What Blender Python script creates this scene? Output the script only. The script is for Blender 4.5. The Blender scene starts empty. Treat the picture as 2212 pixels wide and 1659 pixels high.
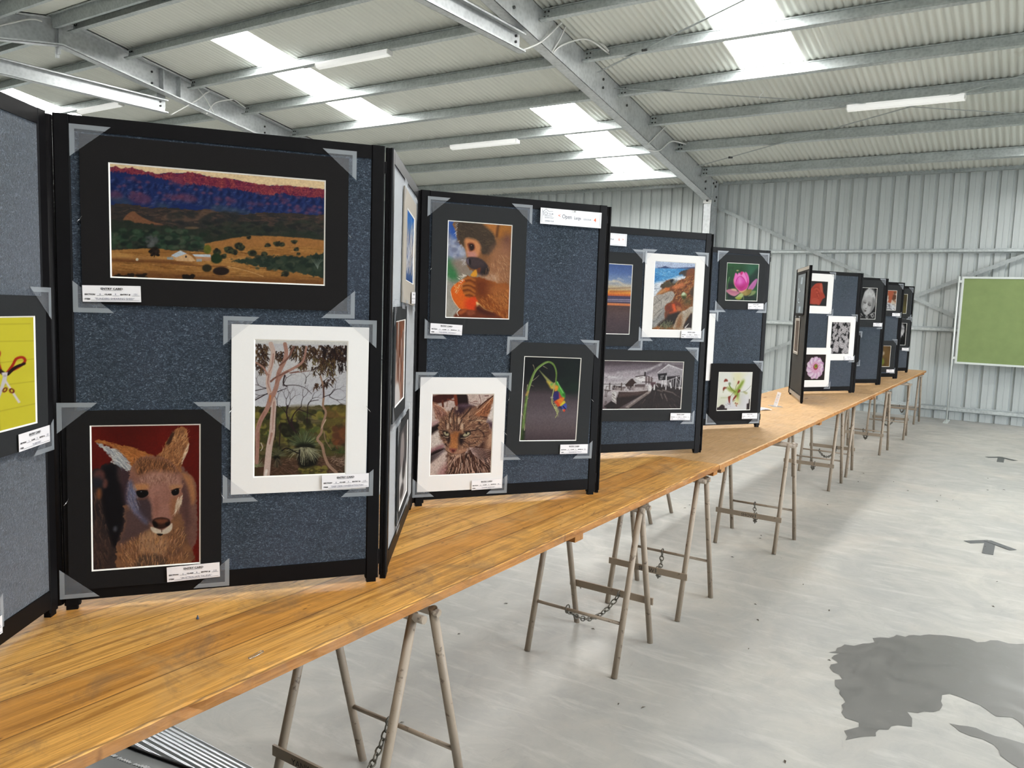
SKY, EXPO, INK, SKYOUT = 16.0, .90, .6, 7.5
import bpy, math, random
import numpy as np
from mathutils import Matrix, Vector, Euler
C = bpy.context.scene.collection
PI = math.pi
rng = random.Random(7)

# ------------------------------------------------------------------ mesh helpers
class MB:
    def __init__(s): s.v = []; s.f = []; s.m = []; s.sm = []
    def face(s, idx, mat=0, smooth=False): s.f.append(idx); s.m.append(mat); s.sm.append(smooth)
    def box(s, x0, x1, y0, y1, z0, z1, R=None, o=(0, 0, 0), mat=0, ch=0.0):
        n = len(s.v)
        P = [(x0,y0,z0),(x1,y0,z0),(x1,y1,z0),(x0,y1,z0),(x0,y0,z1),(x1,y0,z1),(x1,y1,z1),(x0,y1,z1)]
        for p in P:
            if R is not None: q = R @ Vector(p); p = (q.x+o[0], q.y+o[1], q.z+o[2])
            else: p = (p[0]+o[0], p[1]+o[1], p[2]+o[2])
            s.v.append(p)
        for q in ((0,3,2,1),(4,5,6,7),(0,1,5,4),(1,2,6,5),(2,3,7,6),(3,0,4,7)): s.face([n+i for i in q], mat)
        return s
    def bar(s, p, q, w, h, up=(0,0,1), mat=0):
        p = Vector(p); q = Vector(q); d = (q-p); L = d.length; d.normalize()
        a = d.cross(Vector(up)); 
        if a.length < 1e-6: a = d.cross(Vector((1,0,0)))
        a.normalize(); b = a.cross(d); n = len(s.v)
        for c in (p, q):
            for (i, j) in ((-1,-1),(1,-1),(1,1),(-1,1)): s.v.append(tuple(c + a*(i*w/2) + b*(j*h/2)))
        for k in ((3,2,1,0),(4,5,6,7),(0,1,5,4),(1,2,6,5),(2,3,7,6),(3,0,4,7)): s.face([n+i for i in k], mat)
        return s
    def tube(s, pts, r, n=8, closed=False, caps=True, mat=0):
        pts = [Vector(p) for p in pts]; N = len(pts); base = len(s.v); prev = None
        for i, p in enumerate(pts):
            if closed: t = pts[(i+1)%N]-pts[i-1]
            else: t = pts[min(i+1,N-1)]-pts[max(i-1,0)]
            t.normalize()
            if prev is None:
                a = t.cross(Vector((0,0,1)))
                if a.length < 1e-4: a = t.cross(Vector((1,0,0)))
            else: a = prev - t*prev.dot(t)
            a.normalize(); prev = a; b = t.cross(a)
            rr = r[i] if isinstance(r, (list, tuple)) else r
            for k in range(n):
                th = 2*PI*k/n; s.v.append(tuple(p + a*math.cos(th)*rr + b*math.sin(th)*rr))
        for i in range(N if closed else N-1):
            j = (i+1) % N
            for k in range(n):
                s.face([base+i*n+k, base+i*n+(k+1)%n, base+j*n+(k+1)%n, base+j*n+k], mat, True)
        if caps and not closed:
            s.face([base+k for k in range(n)][::-1], mat); s.face([base+(N-1)*n+k for k in range(n)], mat)
        return s
    def extrude(s, prof, p, d, a, b, mat=0, closed=True, caps=True):
        """2-D profile [(u,w)] placed at p with axes a, b and swept along d"""
        p = Vector(p); d = Vector(d); a = Vector(a); b = Vector(b); n = len(s.v); N = len(prof)
        for e in (0, 1):
            for (x, y) in prof: s.v.append(tuple(p + d*e + a*x + b*y))
        for k in range(N if closed else N-1):
            j = (k+1) % N; s.face([n+k, n+j, n+N+j, n+N+k], mat)
        if caps and closed: s.face([n+k for k in range(N)][::-1], mat); s.face([n+N+k for k in range(N)], mat)
        return s
    def quad(s, a, b, c, d, mat=0):
        n = len(s.v); s.v += [tuple(a), tuple(b), tuple(c), tuple(d)]; s.face([n, n+1, n+2, n+3], mat); return s
    def tri(s, a, b, c, mat=0):
        n = len(s.v); s.v += [tuple(a), tuple(b), tuple(c)]; s.face([n, n+1, n+2], mat); return s
    def lathe(s, prof, o=(0,0,0), n=10, axis='z', mat=0):
        base = len(s.v)
        for (r, h) in prof:
            for k in range(n):
                th = 2*PI*k/n; x, y = r*math.cos(th), r*math.sin(th)
                p = (x, y, h) if axis == 'z' else (x, h, y) if axis == 'y' else (h, x, y)
                s.v.append((p[0]+o[0], p[1]+o[1], p[2]+o[2]))
        for i in range(len(prof)-1):
            for k in range(n): s.face([base+i*n+k, base+i*n+(k+1)%n, base+(i+1)*n+(k+1)%n, base+(i+1)*n+k], mat, True)
        return s
    def obj(s, name, mats, parent=None):
        me = bpy.data.meshes.new(name); me.from_pydata(s.v, [], s.f)
        if not isinstance(mats, (list, tuple)): mats = [mats]
        for m in mats: me.materials.append(m)
        me.polygons.foreach_set('material_index', s.m); me.polygons.foreach_set('use_smooth', s.sm)
        me.update(); o = bpy.data.objects.new(name, me); C.objects.link(o)
        if parent is not None: o.parent = parent
        return o

def tag(o, label=None, cat=None, group=None, kind=None):
    if label: o['label'] = label
    if cat: o['category'] = cat
    if group: o['group'] = group
    if kind: o['kind'] = kind
    return o
def thing(name, label, cat, loc=(0,0,0), rot=(0,0,0), group=None):
    o = bpy.data.objects.new(name, None); C.objects.link(o); o.empty_display_size = .05
    o.location = loc; o.rotation_euler = rot; return tag(o, label, cat, group)
def dup(root, loc=None, rot=None, label=None, group=None):
    r = root.copy(); C.objects.link(r)
    if loc is not None: r.location = loc
    if rot is not None: r.rotation_euler = rot
    if label: r['label'] = label
    if group: r['group'] = group
    for ch in list(root.children):
        c = ch.copy(); C.objects.link(c); c.parent = r
        for g in list(ch.children):
            d = g.copy(); C.objects.link(d); d.parent = c
    return r

# ------------------------------------------------------------------ materials
class NT:
    def __init__(s, name):
        m = bpy.data.materials.new(name); m.use_nodes = True; s.m = m; s.t = m.node_tree; s.n = s.t.nodes; s.l = s.t.links
        s.b = s.n['Principled BSDF']
    def new(s, typ, **kw):
        n = s.n.new(typ)
        for k, v in kw.items():
            if k in n.inputs: n.inputs[k].default_value = v
            else: setattr(n, k, v)
        return n
    def link(s, a, b): s.l.new(a, b)
    def coord(s, scale=(1,1,1), kind='Object'):
        tc = s.new('ShaderNodeTexCoord'); mp = s.new('ShaderNodeMapping'); mp.inputs['Scale'].default_value = scale
        s.link(tc.outputs[kind], mp.inputs['Vector']); return mp.outputs['Vector']
    def noise(s, vec, scale, detail=3, rough=.55, dist=0):
        n = s.new('ShaderNodeTexNoise'); n.inputs['Scale'].default_value = scale; n.inputs['Detail'].default_value = detail
        n.inputs['Roughness'].default_value = rough; n.inputs['Distortion'].default_value = dist
        s.link(vec, n.inputs['Vector']); return n.outputs['Fac']
    def ramp(s, fac, stops):
        r = s.new('ShaderNodeValToRGB'); e = r.color_ramp.elements
        while len(e) < len(stops): e.new(.5)
        for i, (p, c) in enumerate(stops):
            e[i].position = p; e[i].color = (c[0], c[1], c[2], 1) if isinstance(c, (tuple, list)) else (c, c, c, 1)
        s.link(fac, r.inputs['Fac']); return r.outputs['Color']
    def mix(s, fac, a, b, mode='MIX'):
        n = s.new('ShaderNodeMix'); n.data_type = 'RGBA'; n.blend_type = mode
        for v, i in ((fac, 0), (a, 6), (b, 7)):
            if hasattr(v, 'links'): s.link(v, n.inputs[i])
            elif isinstance(v, (int, float)): n.inputs[i].default_value = v
            else: n.inputs[i].default_value = (v[0], v[1], v[2], 1)
        return n.outputs[2]
    def math(s, op, a, b=None):
        n = s.new('ShaderNodeMath'); n.operation = op
        for i, v in enumerate((a, b)):
            if v is None: continue
            if hasattr(v, 'links'): s.link(v, n.inputs[i])
            else: n.inputs[i].default_value = v
        return n.outputs[0]
    def base(s, c):
        if hasattr(c, 'links'): s.link(c, s.b.inputs['Base Color'])
        else: s.b.inputs['Base Color'].default_value = (c[0], c[1], c[2], 1)
    def set(s, rough=None, metal=None, spec=None, **kw):
        for k, v in (('Roughness', rough), ('Metallic', metal), ('Specular IOR Level', spec)):
            if v is None: continue
            if hasattr(v, 'links'): s.link(v, s.b.inputs[k])
            else: s.b.inputs[k].default_value = v
        return s
    def bump(s, h, strength=.2, dist=.01):
        b = s.new('ShaderNodeBump'); b.inputs['Strength'].default_value = strength; b.inputs['Distance'].default_value = dist
        s.link(h, b.inputs['Height']); s.link(b.outputs['Normal'], s.b.inputs['Normal'])

def simple(name, col, rough=.5, metal=0., spec=.5, var=.12, scale=40):
    t = NT(name); v = t.coord(); n = t.noise(v, scale, 3)
    t.base(t.mix(n, tuple(c*(1-var) for c in col), tuple(min(1, c*(1+var)) for c in col))); t.set(rough, metal, spec); return t.m

def galv(name, lo, hi, rough=.45, metal=.55, sc=30):
    t = NT(name); v = t.coord()
    vo = t.new('ShaderNodeTexVoronoi'); vo.inputs['Scale'].default_value = sc; t.link(v, vo.inputs['Vector'])
    n = t.noise(v, 3, 4); k = t.math('MULTIPLY', vo.outputs['Distance'], .5); k = t.math('ADD', k, n)
    t.base(t.ramp(k, [(.35, lo), (.95, hi)]))
    t.set(t.ramp(n, [(.3, rough-.08), (.7, rough+.1)]), metal); return t.m

M = {}
M['galv'] = galv('galvanised_steel', (.40,.44,.45), (.62,.66,.66))
M['galv2'] = galv('galvanised_beam', (.46,.48,.49), (.66,.68,.69), .42, .5, 22)
M['strap'] = galv('galvanised_strap', (.30,.33,.34), (.44,.47,.47), .5, .4)
M['white_metal'] = simple('white_enamel', (.8,.8,.78), .4, var=.03)
M['bolt'] = simple('bolt_steel', (.09,.09,.09), .5, .7)
# roof sheet: old zincalume with faint lengthwise streaks and rust blooms
t = NT('roof_sheet'); v = t.coord((9, .35, .35)); n1 = t.noise(v, 3, 4); v2 = t.coord(); n2 = t.noise(v2, 1.3, 5, .6)
c = t.mix(n1, (.66,.68,.63), (.78,.795,.74)); c = t.mix(t.ramp(n2, [(.70, 0), (.80, .45)]), c, (.30,.21,.13)); t.base(c); t.set(.55, .15); M['roof'] = t.m
# wall cladding: plain zincalume, faint vertical drips
t = NT('wall_cladding'); v = t.coord((6, 6, .25)); n1 = t.noise(v, 4, 4); c = t.mix(n1, (.47,.51,.51), (.60,.635,.63)); t.base(c); t.set(.5, .25); M['wall'] = t.m
# skylight: translucent sheet glowing with daylight
t = NT('skylight_sheet'); t.base((.8,.8,.8)); t.b.inputs['Emission Color'].default_value = (1, .99, .962, 1); t.b.inputs['Emission Strength'].default_value = SKY; t.set(.5); M['sky'] = t.m
t = NT('batten_diffuser'); t.base((.85,.86,.84)); t.b.inputs['Emission Color'].default_value = (1,1,.97,1); t.b.inputs['Emission Strength'].default_value = .22; t.set(.4); M['lamp'] = t.m
# concrete floor
t = NT('concrete'); v = t.coord(); n1 = t.noise(v, .6, 6, .65, .6); n2 = t.noise(v, 3.2, 7, .7, 1.0); n3 = t.noise(v, 55, 2); n5 = t.noise(v, 1.7, 5, .6, .5)
c = t.ramp(n1, [(.30, (.315,.32,.31)), (.50, (.395,.39,.365)), (.70, (.47,.455,.41))]); c = t.mix(t.ramp(n2, [(.40, .0), (.66, .6)]), c, (.30,.305,.295)); c = t.mix(t.ramp(n5, [(.52, 0), (.72, .5)]), c, (.47,.435,.385))
v3 = t.coord((2.0, 9, 1)); n4 = t.noise(v3, 1.3, 7, .68, .5); c = t.mix(t.ramp(n4, [(.52, 0), (.70, .55)]), c, (.53,.525,.495))
v7 = t.coord((5, 1.6, 1)); n7 = t.noise(v7, 4, 6, .75, 1.5); c = t.mix(t.ramp(n7, [(.60, 0), (.72, .3)]), c, (.24,.235,.225))
c = t.mix(t.ramp(n3, [(.68, 0), (.78, .25)]), c, (.2,.19,.18)); t.base(c)
t.set(t.ramp(n2, [(.3, .40), (.7, .62)]), 0, .35); t.bump(n3, .08, .004); M['floor'] = t.m
t = NT('damp_concrete'); v = t.coord(); n1 = t.noise(v, 7, 6, .6, 1); n2 = t.noise(v, 30, 4); c = t.mix(n1, (.10,.10,.097), (.155,.152,.142)); c = t.mix(t.ramp(n2, [(.6, 0), (.8, .3)]), c, (.2,.195,.18))
t.base(c); t.set(t.ramp(n1, [(.3, .3), (.7, .45)])); M['damp'] = t.m
M['tape'] = simple('grey_floor_tape', (.07,.075,.08), .45)
M['dirt'] = simple('dry_leaf', (.10,.08,.06), .8, var=.5)
# timber tops
def timber(name, plank, c1, c2, c3, dirt=.5, rough=.34, grain=1.):
    t = NT(name); tc = t.new('ShaderNodeTexCoord'); sx = t.new('ShaderNodeSeparateXYZ'); t.link(tc.outputs['Object'], sx.inputs[0])
    v = t.coord((30, 1.1, 30)); g = t.noise(v, 1.7, 6, .65, .9); v2 = t.coord((5, .5, 5)); g2 = t.noise(v2, 1, 3)
    if plank:
        px = t.math('DIVIDE', sx.outputs['X'], plank); fl = t.math('FLOOR', px); fr = t.math('FRACT', px)
        wn = t.new('ShaderNodeTexWhiteNoise'); wn.noise_dimensions = '1D'; t.link(fl, wn.inputs['W'])
        c = t.mix(t.math('MULTIPLY', wn.outputs['Value'], 1), c1, c2)
    else: c = t.mix(g2, c1, c2)
    c = t.mix(t.ramp(g, [(.41, 0), (.53, .34*grain), (.63, .85*grain)]), c, tuple(x*.62 for x in c3))
    c = t.mix(t.ramp(g2, [(.45, 0), (.8, .35)]), c, tuple(x*.72 for x in c3))
    fg = t.noise(t.coord((150, 5, 150)), 1.3, 4, .7, .4); c = t.mix(t.ramp(fg, [(.36, .55), (.56, 0)]), c, tuple(x*.62 for x in c3)); gd = t.noise(t.coord((3, 1.5, 3)), 2.2, 6, .7, .7); c = t.mix(t.ramp(gd, [(.50, 0), (.68, .5)]), c, tuple(x*.55+.07 for x in c2))
    # knots
    v3 = t.coord((6, 1.7, 1)); vo = t.new('ShaderNodeTexVoronoi'); vo.inputs['Scale'].default_value = 1; t.link(v3, vo.inputs['Vector'])
    c = t.mix(t.ramp(vo.outputs['Distance'], [(.05, .85), (.11, 0)]), c, (.16,.06,.02))
    # scuffs and stains
    v4 = t.coord(); d = t.noise(v4, 6, 7, .75, .8); c = t.mix(t.ramp(d, [(.50, 0), (.68, dirt)]), c, (.19,.13,.08))
    v5 = t.coord((1.0, 6, 1)); s5 = t.noise(v5, 9, 4, .7, 1.2); c = t.mix(t.ramp(s5, [(.70, 0), (.76, .4)]), c, (.75,.62,.45))
    v6 = t.coord((60, 18, 1)); vd = t.new('ShaderNodeTexVoronoi'); vd.inputs['Scale'].default_value = 1; t.link(v6, vd.inputs['Vector']); gate = t.noise(t.coord(), 14, 3)
    c = t.mix(t.math('MULTIPLY', t.ramp(vd.outputs['Distance'], [(.10, .8), (.20, 0)]), t.ramp(gate, [(.52, 0), (.62, 1)])), c, (.13,.06,.025))
    if plank:
        e = t.math('ABSOLUTE', t.math('SUBTRACT', fr, .5)); c = t.mix(t.ramp(e, [(.482, 0), (.494, .75)]), c, (.10,.045,.015))
    t.base(c); t.set(t.ramp(d, [(.3, rough), (.7, rough+.2)]), 0, .35); t.bump(g, .08, .003); return t.m
M['pine'] = timber('pine_planks', .144, (.72,.335,.072), (.92,.515,.135), (.58,.25,.05), .55, .4)
M['ply'] = timber('plywood_top', 0, (.56,.335,.155), (.64,.41,.205), (.54,.31,.135), .18, .45, .35)
M['edge'] = timber('timber_edge', 0, (.40,.17,.04), (.52,.24,.065), (.32,.12,.025), .5, .55)
t = NT('taupe_painted_steel'); v = t.coord(); n = t.noise(v, 30, 5, .65); n2 = t.noise(v, 9, 3); c = t.mix(n2, (.27,.215,.16), (.35,.285,.22)); c = t.mix(t.ramp(n, [(.60, 0), (.68, .85)]), c, (.075,.045,.03)); t.base(c); t.set(.5); M['trestle'] = t.m
M['chain'] = simple('old_chain', (.13,.12,.10), .5, .6, var=.4)
M['ink'] = simple('black_ink', (.03,.025,.025), .7)
# pinboard felt
t = NT('blue_grey_felt'); v = t.coord((95, 95, 150)); n = t.noise(v, 1, 3, .65, 2.2); v2 = t.coord((1,1,1)); n2 = t.noise(v2, 3.0, 3); n3 = t.noise(v2, 330, 2, .6)
c = t.ramp(n, [(.33, (.003,.006,.009)), (.45, (.016,.026,.037)), (.56, (.040,.058,.080)), (.69, (.17,.205,.245))])
c = t.mix(t.ramp(n3, [(.38, .75), (.58, 0)]), c, (.012,.016,.022)); c = t.mix(t.ramp(n2, [(.3, 0), (.7, .25)]), c, (.07,.08,.12)); t.base(c); t.set(.95, 0, .1); t.b.inputs['Sheen Weight'].default_value = 1.0; t.b.inputs['Sheen Roughness'].default_value = .45; t.b.inputs['Sheen Tint'].default_value = (.9,.95,1,1); t.bump(n, .3, .004); M['felt'] = t.m
t = NT('charcoal_felt'); v = t.coord((150,150,150)); n = t.noise(v, 1, 3); t.base(t.mix(n, (.035,.034,.032), (.075,.07,.062))); t.set(.95, 0, .15); M['felt_dark'] = t.m
M['black'] = simple('black_anodised_frame', (.006,.0055,.006), .45, .0, .1, .2)
M['mat_black'] = simple('black_mat_board', (.011,.010,.010), .85, 0, .12, .2, 300)
M['mat_grey'] = simple('charcoal_mat_board', (.026,.027,.028), .85, 0, .12, .12, 300)
M['mat_white'] = simple('white_mat_board', (.74,.715,.69), .8, 0, .25, .02, 200)
M['mat_beige'] = simple('grey_beige_mat_board', (.36,.32,.27), .8, 0, .25, .05, 200)
M['bevel'] = simple('mat_bevel', (.85,.82,.76), .7, 0, .3, .02)
M['card'] = simple('white_card', (.80,.77,.78), .6, 0, .3, .02)
M['paper'] = simple('white_paper', (.86,.86,.88), .5, 0, .3, .02)
M['red_ink'] = simple('orange_ink', (.80,.16,.06), .6, 0, .3, .02)
M['grey_ink'] = simple('grey_ink', (.16,.16,.20), .7)
M['blue_ink'] = simple('pen_ink', (.10,.10,.17), .7)
def clear(name, col, alpha, rough=.22):
    t = NT(name); t.base(col); t.set(rough, 0, .5); t.b.inputs['Alpha'].default_value = alpha; return t.m
M['sleeve'] = clear('clear_plastic_pocket', (.50,.52,.56), .20)
M['sleeve_edge'] = clear('pocket_seam', (.50,.53,.56), .45, .35)
M['pin'] = simple('pin_steel', (.7,.7,.7), .25, .9)
M['green'] = simple('green_felt', (.215,.28,.115), .9, 0, .2, .13, 7)
M['alu'] = simple('brushed_aluminium', (.72,.76,.74), .4, .35, .5, .04)
M['bag'] = simple('grey_green_plastic', (.042,.05,.05), .32, 0, .5, .15, 3)
t = NT('ribbed_silver_sheet'); v = t.coord((1,1,1)); n = t.noise(v, 6, 3); t.base(t.mix(n, (.30,.33,.36), (.55,.57,.6))); t.set(.28, .5); M['silver'] = t.m
t = NT('photo_print'); at_ = t.new('ShaderNodeAttribute'); at_.attribute_name = 'ink'; t.base(at_.outputs['Color']); t.set(.5, 0, .12); M['print'] = t.m
t = NT('gloss_print'); at_ = t.new('ShaderNodeAttribute'); at_.attribute_name = 'ink'; t.base(at_.outputs['Color']); t.set(.12, 0, .5); M['gloss'] = t.m
# ------------------------------------------------------------------ the shed
YR, ZR, SL = 5.75, 5.076, .1763                  # ridge and pitch
def zt(y): return ZR - SL*abs(y-YR)              # underside of the roof sheet
def zb(y): return ZR - .362 - SL*abs(y-YR)       # underside of the rafters
XL, XR, YN, YF = -17.6, 8.0, -2.1, 13.62
def struct(o, label=None, cat=None, group=None): return tag(o, label, cat, group, 'structure')
f = MB(); f.quad((XL,YN-.05,0),(XR,YN-.05,0),(XR,YF+.1,0),(XL,YF+.1,0)); struct(f.obj('floor', M['floor']), 'pale grey power-floated concrete shed floor', 'floor')

def ribbed(name, p0, p1, h0, h1, inward, label):
    """vertical ribbed cladding from p0 to p1 in plan; ribs are pressed outwards"""
    p0 = Vector((p0[0], p0[1], 0)); p1 = Vector((p1[0], p1[1], 0)); d = p1-p0; L = d.length; d.normalize(); nrm = Vector((inward[0], inward[1], 0))
    prof = []; x = 0
    while x < L:
        for (a, b) in ((0, 0), (.060, 0), (.063, .0035), (.068, .0035), (.071, 0), (.138, 0), (.150, .030), (.182, .030), (.194, 0)):
            if x+a <= L: prof.append((x+a, -b))
        x += .2
    prof.append((L, 0)); m = MB(); n = len(prof)
    for z in (h0, h1):
        for (a, b) in prof:
            q = p0 + d*a + nrm*b; zz = z if not callable(z) else z(q)
            m.v.append((q.x, q.y, zz))
    for k in range(n-1): m.face([k, k+1, n+k+1, n+k])
    return struct(m.obj(name, M['wall']), label, 'wall')
ribbed('wall_far', (XL, YF), (XR, YF), 0.0, 3.80, (0, -1), 'ribbed pale zinc cladding of the long far wall')
ribbed('wall_near', (XR, YN), (XL, YN), 0.0, 3.72, (0, 1), 'ribbed pale zinc cladding of the near long wall')
ribbed('wall_left', (XL, YN), (XL, YF), 0.0, lambda q: zt(q.y)+.03, (1, 0), 'ribbed pale zinc cladding of the left gable wall')
DY0, DY1, DZ = 2.4, 8.0, 3.45                     # unseen open bay, added in the right gable to let in light
def wr(name, y0, y1, h0, label): return ribbed(name, (XR, y1), (XR, y0), h0, lambda q: zt(q.y)+.03, (-1, 0), label)
wr('wall_right', YN, DY0, 0.0, 'ribbed right gable wall on the near side of the added doorway'); wr('wall_right_far', DY1, YF, 0.0, 'ribbed right gable wall on the far side of the added doorway'); wr('wall_right_head', DY0, DY1, DZ, 'ribbed right gable wall above the added doorway')
m = MB(); m.box(XR-.06, XR+.06, DY0-.08, DY0, 0, DZ); m.box(XR-.06, XR+.06, DY1, DY1+.08, 0, DZ); m.box(XR-.06, XR+.06, DY0-.08, DY1+.08, DZ, DZ+.1); struct(m.obj('door_1', M['galv2']), 'steel frame of the unseen doorway added for light in the right gable', 'door frame')
m = MB(); m.quad((XR,-30,-.03),(45,-30,-.03),(45,45,-.03),(XR,45,-.03)); struct(m.obj('ground', M['floor']), 'pale ground outside the added doorway', 'ground')

# roof sheets (corrugated); skylight bays are cut out and filled with translucent sheet
PUR = [5.9, 6.67, 7.67, 8.652, 9.638, 10.635, 11.657, 12.767]
SKYX = [(-15.62,-14.9,6.82,9.64,'far left, beyond the second rafter'), (-9.47,-8.75,6.82,9.64,'high on the left bay'), (-6.39,-5.67,9.78,12.77,'low on the roof just left of the main rafter'),
        (-3.19,-2.47,6.82,9.64,'high on the right bay'), (.05,.77,11.7,12.77,'short unseen strip right of the green board, sized for the light'), (3.2,3.92,6.82,9.64,'high towards the right gable'), (6.2,6.92,9.78,12.77,'low by the right gable')]  # the short strip is out of view, its length set for the light
PITCH, AMP = .076, .0085
def sheet(name, x0, x1, ys, mat, dz=0, per=6):
    n = max(2, int(round((x1-x0)/PITCH*per))); m = MB(); xs = np.linspace(x0, x1, n+1)
    for y in ys:
        z = zt(y)+.012+dz
        for x in xs: m.v.append((float(x), y, z + AMP*math.sin(2*PI*x/PITCH)))
    w = n+1
    for j in range(len(ys)-1):
        for i in range(n): m.face([j*w+i, j*w+i+1, (j+1)*w+i+1, (j+1)*w+i], 0, True)
    return m.obj(name, mat)
cuts = sorted(SKYX); x = XL; xs_solid = []
ceil_parts = MB()
def add_sheet(m, x0, x1, ys, per=6):
    n = max(2, int(round((x1-x0)/PITCH*per))); b = len(m.v); xs = [x0+(x1-x0)*i/n for i in range(n+1)]
    for y in ys:
        z = zt(y)+.012
        for xx in xs: m.v.append((xx, y, z + AMP*math.sin(2*PI*xx/PITCH)))
    w = n+1
    for j in range(len(ys)-1):
        for i in range(n): m.face([b+j*w+i, b+j*w+i+1, b+(j+1)*w+i+1, b+(j+1)*w+i], 0, True)
for (a, b, y0, y1, _) in cuts:
    add_sheet(ceil_parts, x, a, [YR, YF+.06]); add_sheet(ceil_parts, a, b, [YR, y0]); add_sheet(ceil_parts, a, b, [y1, YF+.06]); x = b
add_sheet(ceil_parts, x, XR, [YR, YF+.06]); x = XL
SKYN = [(-12.8,-12.08,1.82,4.74,'added for light on the near slope far left'), (-6.39,-5.67,1.82,4.74,'added for light on the near slope left of the camera'), (.05,.77,-.3,1.25,'added for light on the near slope above the aisle'), (2.2,2.92,2.9,4.74,'added for light on the near slope to the right'), (6.2,6.92,1.82,4.74,'added for light on the near slope by the right gable')]  # unseen strips, added and sized to light the near boards and table
for (a, b, y0, y1, _) in SKYN:
    add_sheet(ceil_parts, x, a, [YN-.06, YR], 5); add_sheet(ceil_parts, a, b, [YN-.06, y0], 5); add_sheet(ceil_parts, a, b, [y1, YR], 5); x = b
add_sheet(ceil_parts, x, XR, [YN-.06, YR], 5)
struct(ceil_parts.obj('ceiling', M['roof']), 'corrugated zinc roof sheeting seen from below', 'ceiling')
for i, (a, b, y0, y1, where) in enumerate(SKYX+SKYN):
    struct(sheet('window_%d' % (i+1), a, b, [y0, y1], M['sky']), 'glowing translucent corrugated skylight strip '+where, 'skylight', 'roof skylights')
m = MB(); m.box(XL, XR, YR-.2, YR+.2, ZR+.035, ZR+.04); struct(m.obj('trim_1', M['roof']), 'flat ridge capping along the top of the roof', 'ridge cap')

RAFX = [(-4.796, -1, 'nearest the camera, running down to the column'), (-11.18, 1, 'behind the mountain photo board')]
for (rx, side, where) in RAFX + [(1.6, -1, 'right of the green board'), (-17.45, 1, 'against the left gable')]:
    r = thing('roof_rafter', 'deep galvanised steel roof rafter '+where, 'rafter', (rx, YR, 0)); r['kind'] = 'structure'
    for s_ in (1, -1):
        m = MB(); L = (13.30-YR) if s_ == 1 else (YR-(YN+.3))
        A = lambda yy, k: (0, s_*yy, (zb(YR+s_*yy) if k == 0 else zt(YR+s_*yy)-.002))
        T = .006; W = .14*side; n = len(m.v)
        def slab(x0, x1, za, zb_):
            x0, x1 = min(x0, x1), max(x0, x1); b = len(m.v)
            for yy in (0, L):
                for (xx, zz) in ((x0, za), (x1, za), (x1, zb_), (x0, zb_)): m.v.append((xx, s_*yy, (ZR-.362-SL*yy)+zz))
            for q in ((0,1,2,3),(7,6,5,4),(0,4,5,1),(1,5,6,2),(2,6,7,3),(3,7,4,0)): m.face([b+k for k in q])
        slab(0, T*side, 0, .358); slab(0, W, 0, T); slab(0, W, .352, .358); slab(W-T*side, W, 0, .028); slab(W-T*side, W, .33, .358)
        m.obj('beam', M['galv2'], r)
    m = MB(); 
    xx = .004*side
    m.box(min(xx,-xx*3), max(xx,-xx*3)+.012, -.02, .02, ZR-.50, ZR-.03); m.box(-.012, .07*side if side > 0 else .012, -.012, .012, ZR-.46, ZR-.05)
    m.obj('apex_plate', M['galv2'], r)
    for (y_, dz) in ((.62, 0), (.9, 0)):          # stiffener plates inside the channel
        m = MB(); z0 = zb(YR+y_+.85)
        m.box(min(.006*side, .12*side), max(.006*side, .12*side), y_+.845, y_+.855, z0+.006, z0+.352); m.obj('stiffener', M['galv2'], r)
    for (y_, z_) in ((1.35,.1),(1.35,.26),(3.4,.14),(3.4,.24),(4.1,.2),(7.2,.08),(7.2,.2)):
        m = MB(); z0 = zb(YR+y_); m.lathe([(0,.006),(.016,.006),(.016,.018),(0,.018)], (0, y_, z0+z_), 8, 'x'); m.lathe([(0,-.006),(.016,-.006),(.016,-.016),(0,-.016)], (0, y_, z0+z_), 8, 'x'); m.obj('bolt', M['bolt'], r)
# collar ties
for (wx, side, where) in ((-4.89, 1, 'below the main rafter'), (-11.27, 1, 'below the rear rafter')):
    r = thing('collar_tie', 'horizontal galvanised channel tie hanging '+where, 'roof tie', (wx, YR, 4.2)); r['kind'] = 'structure'
    m = MB(); L = 1.62
    m.box(0, .004, -L, L, 0, .2); m.box(0, .09, -L, L, 0, .004); m.box(0, .09, -L, L, .196, .2); m.box(.086, .09, -L, L, 0, .022); m.box(.086, .09, -L, L, .178, .2); m.obj('channel', M['galv2'], r)
    for s_ in (1, -1):
        m = MB(); y0 = s_*(L-.06); m.box(-.012, -.002, y0-.07, y0+.07, .08, .44-.0); m.obj('cleat', M['galv2'], r)
        for q in (.10, .16):
            m = MB(); m.lathe([(0,.004),(.014,.004),(.014,.02),(0,.02)], (0, y0-s_*.02, q), 8, 'x'); m.obj('bolt', M['bolt'], r)
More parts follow.
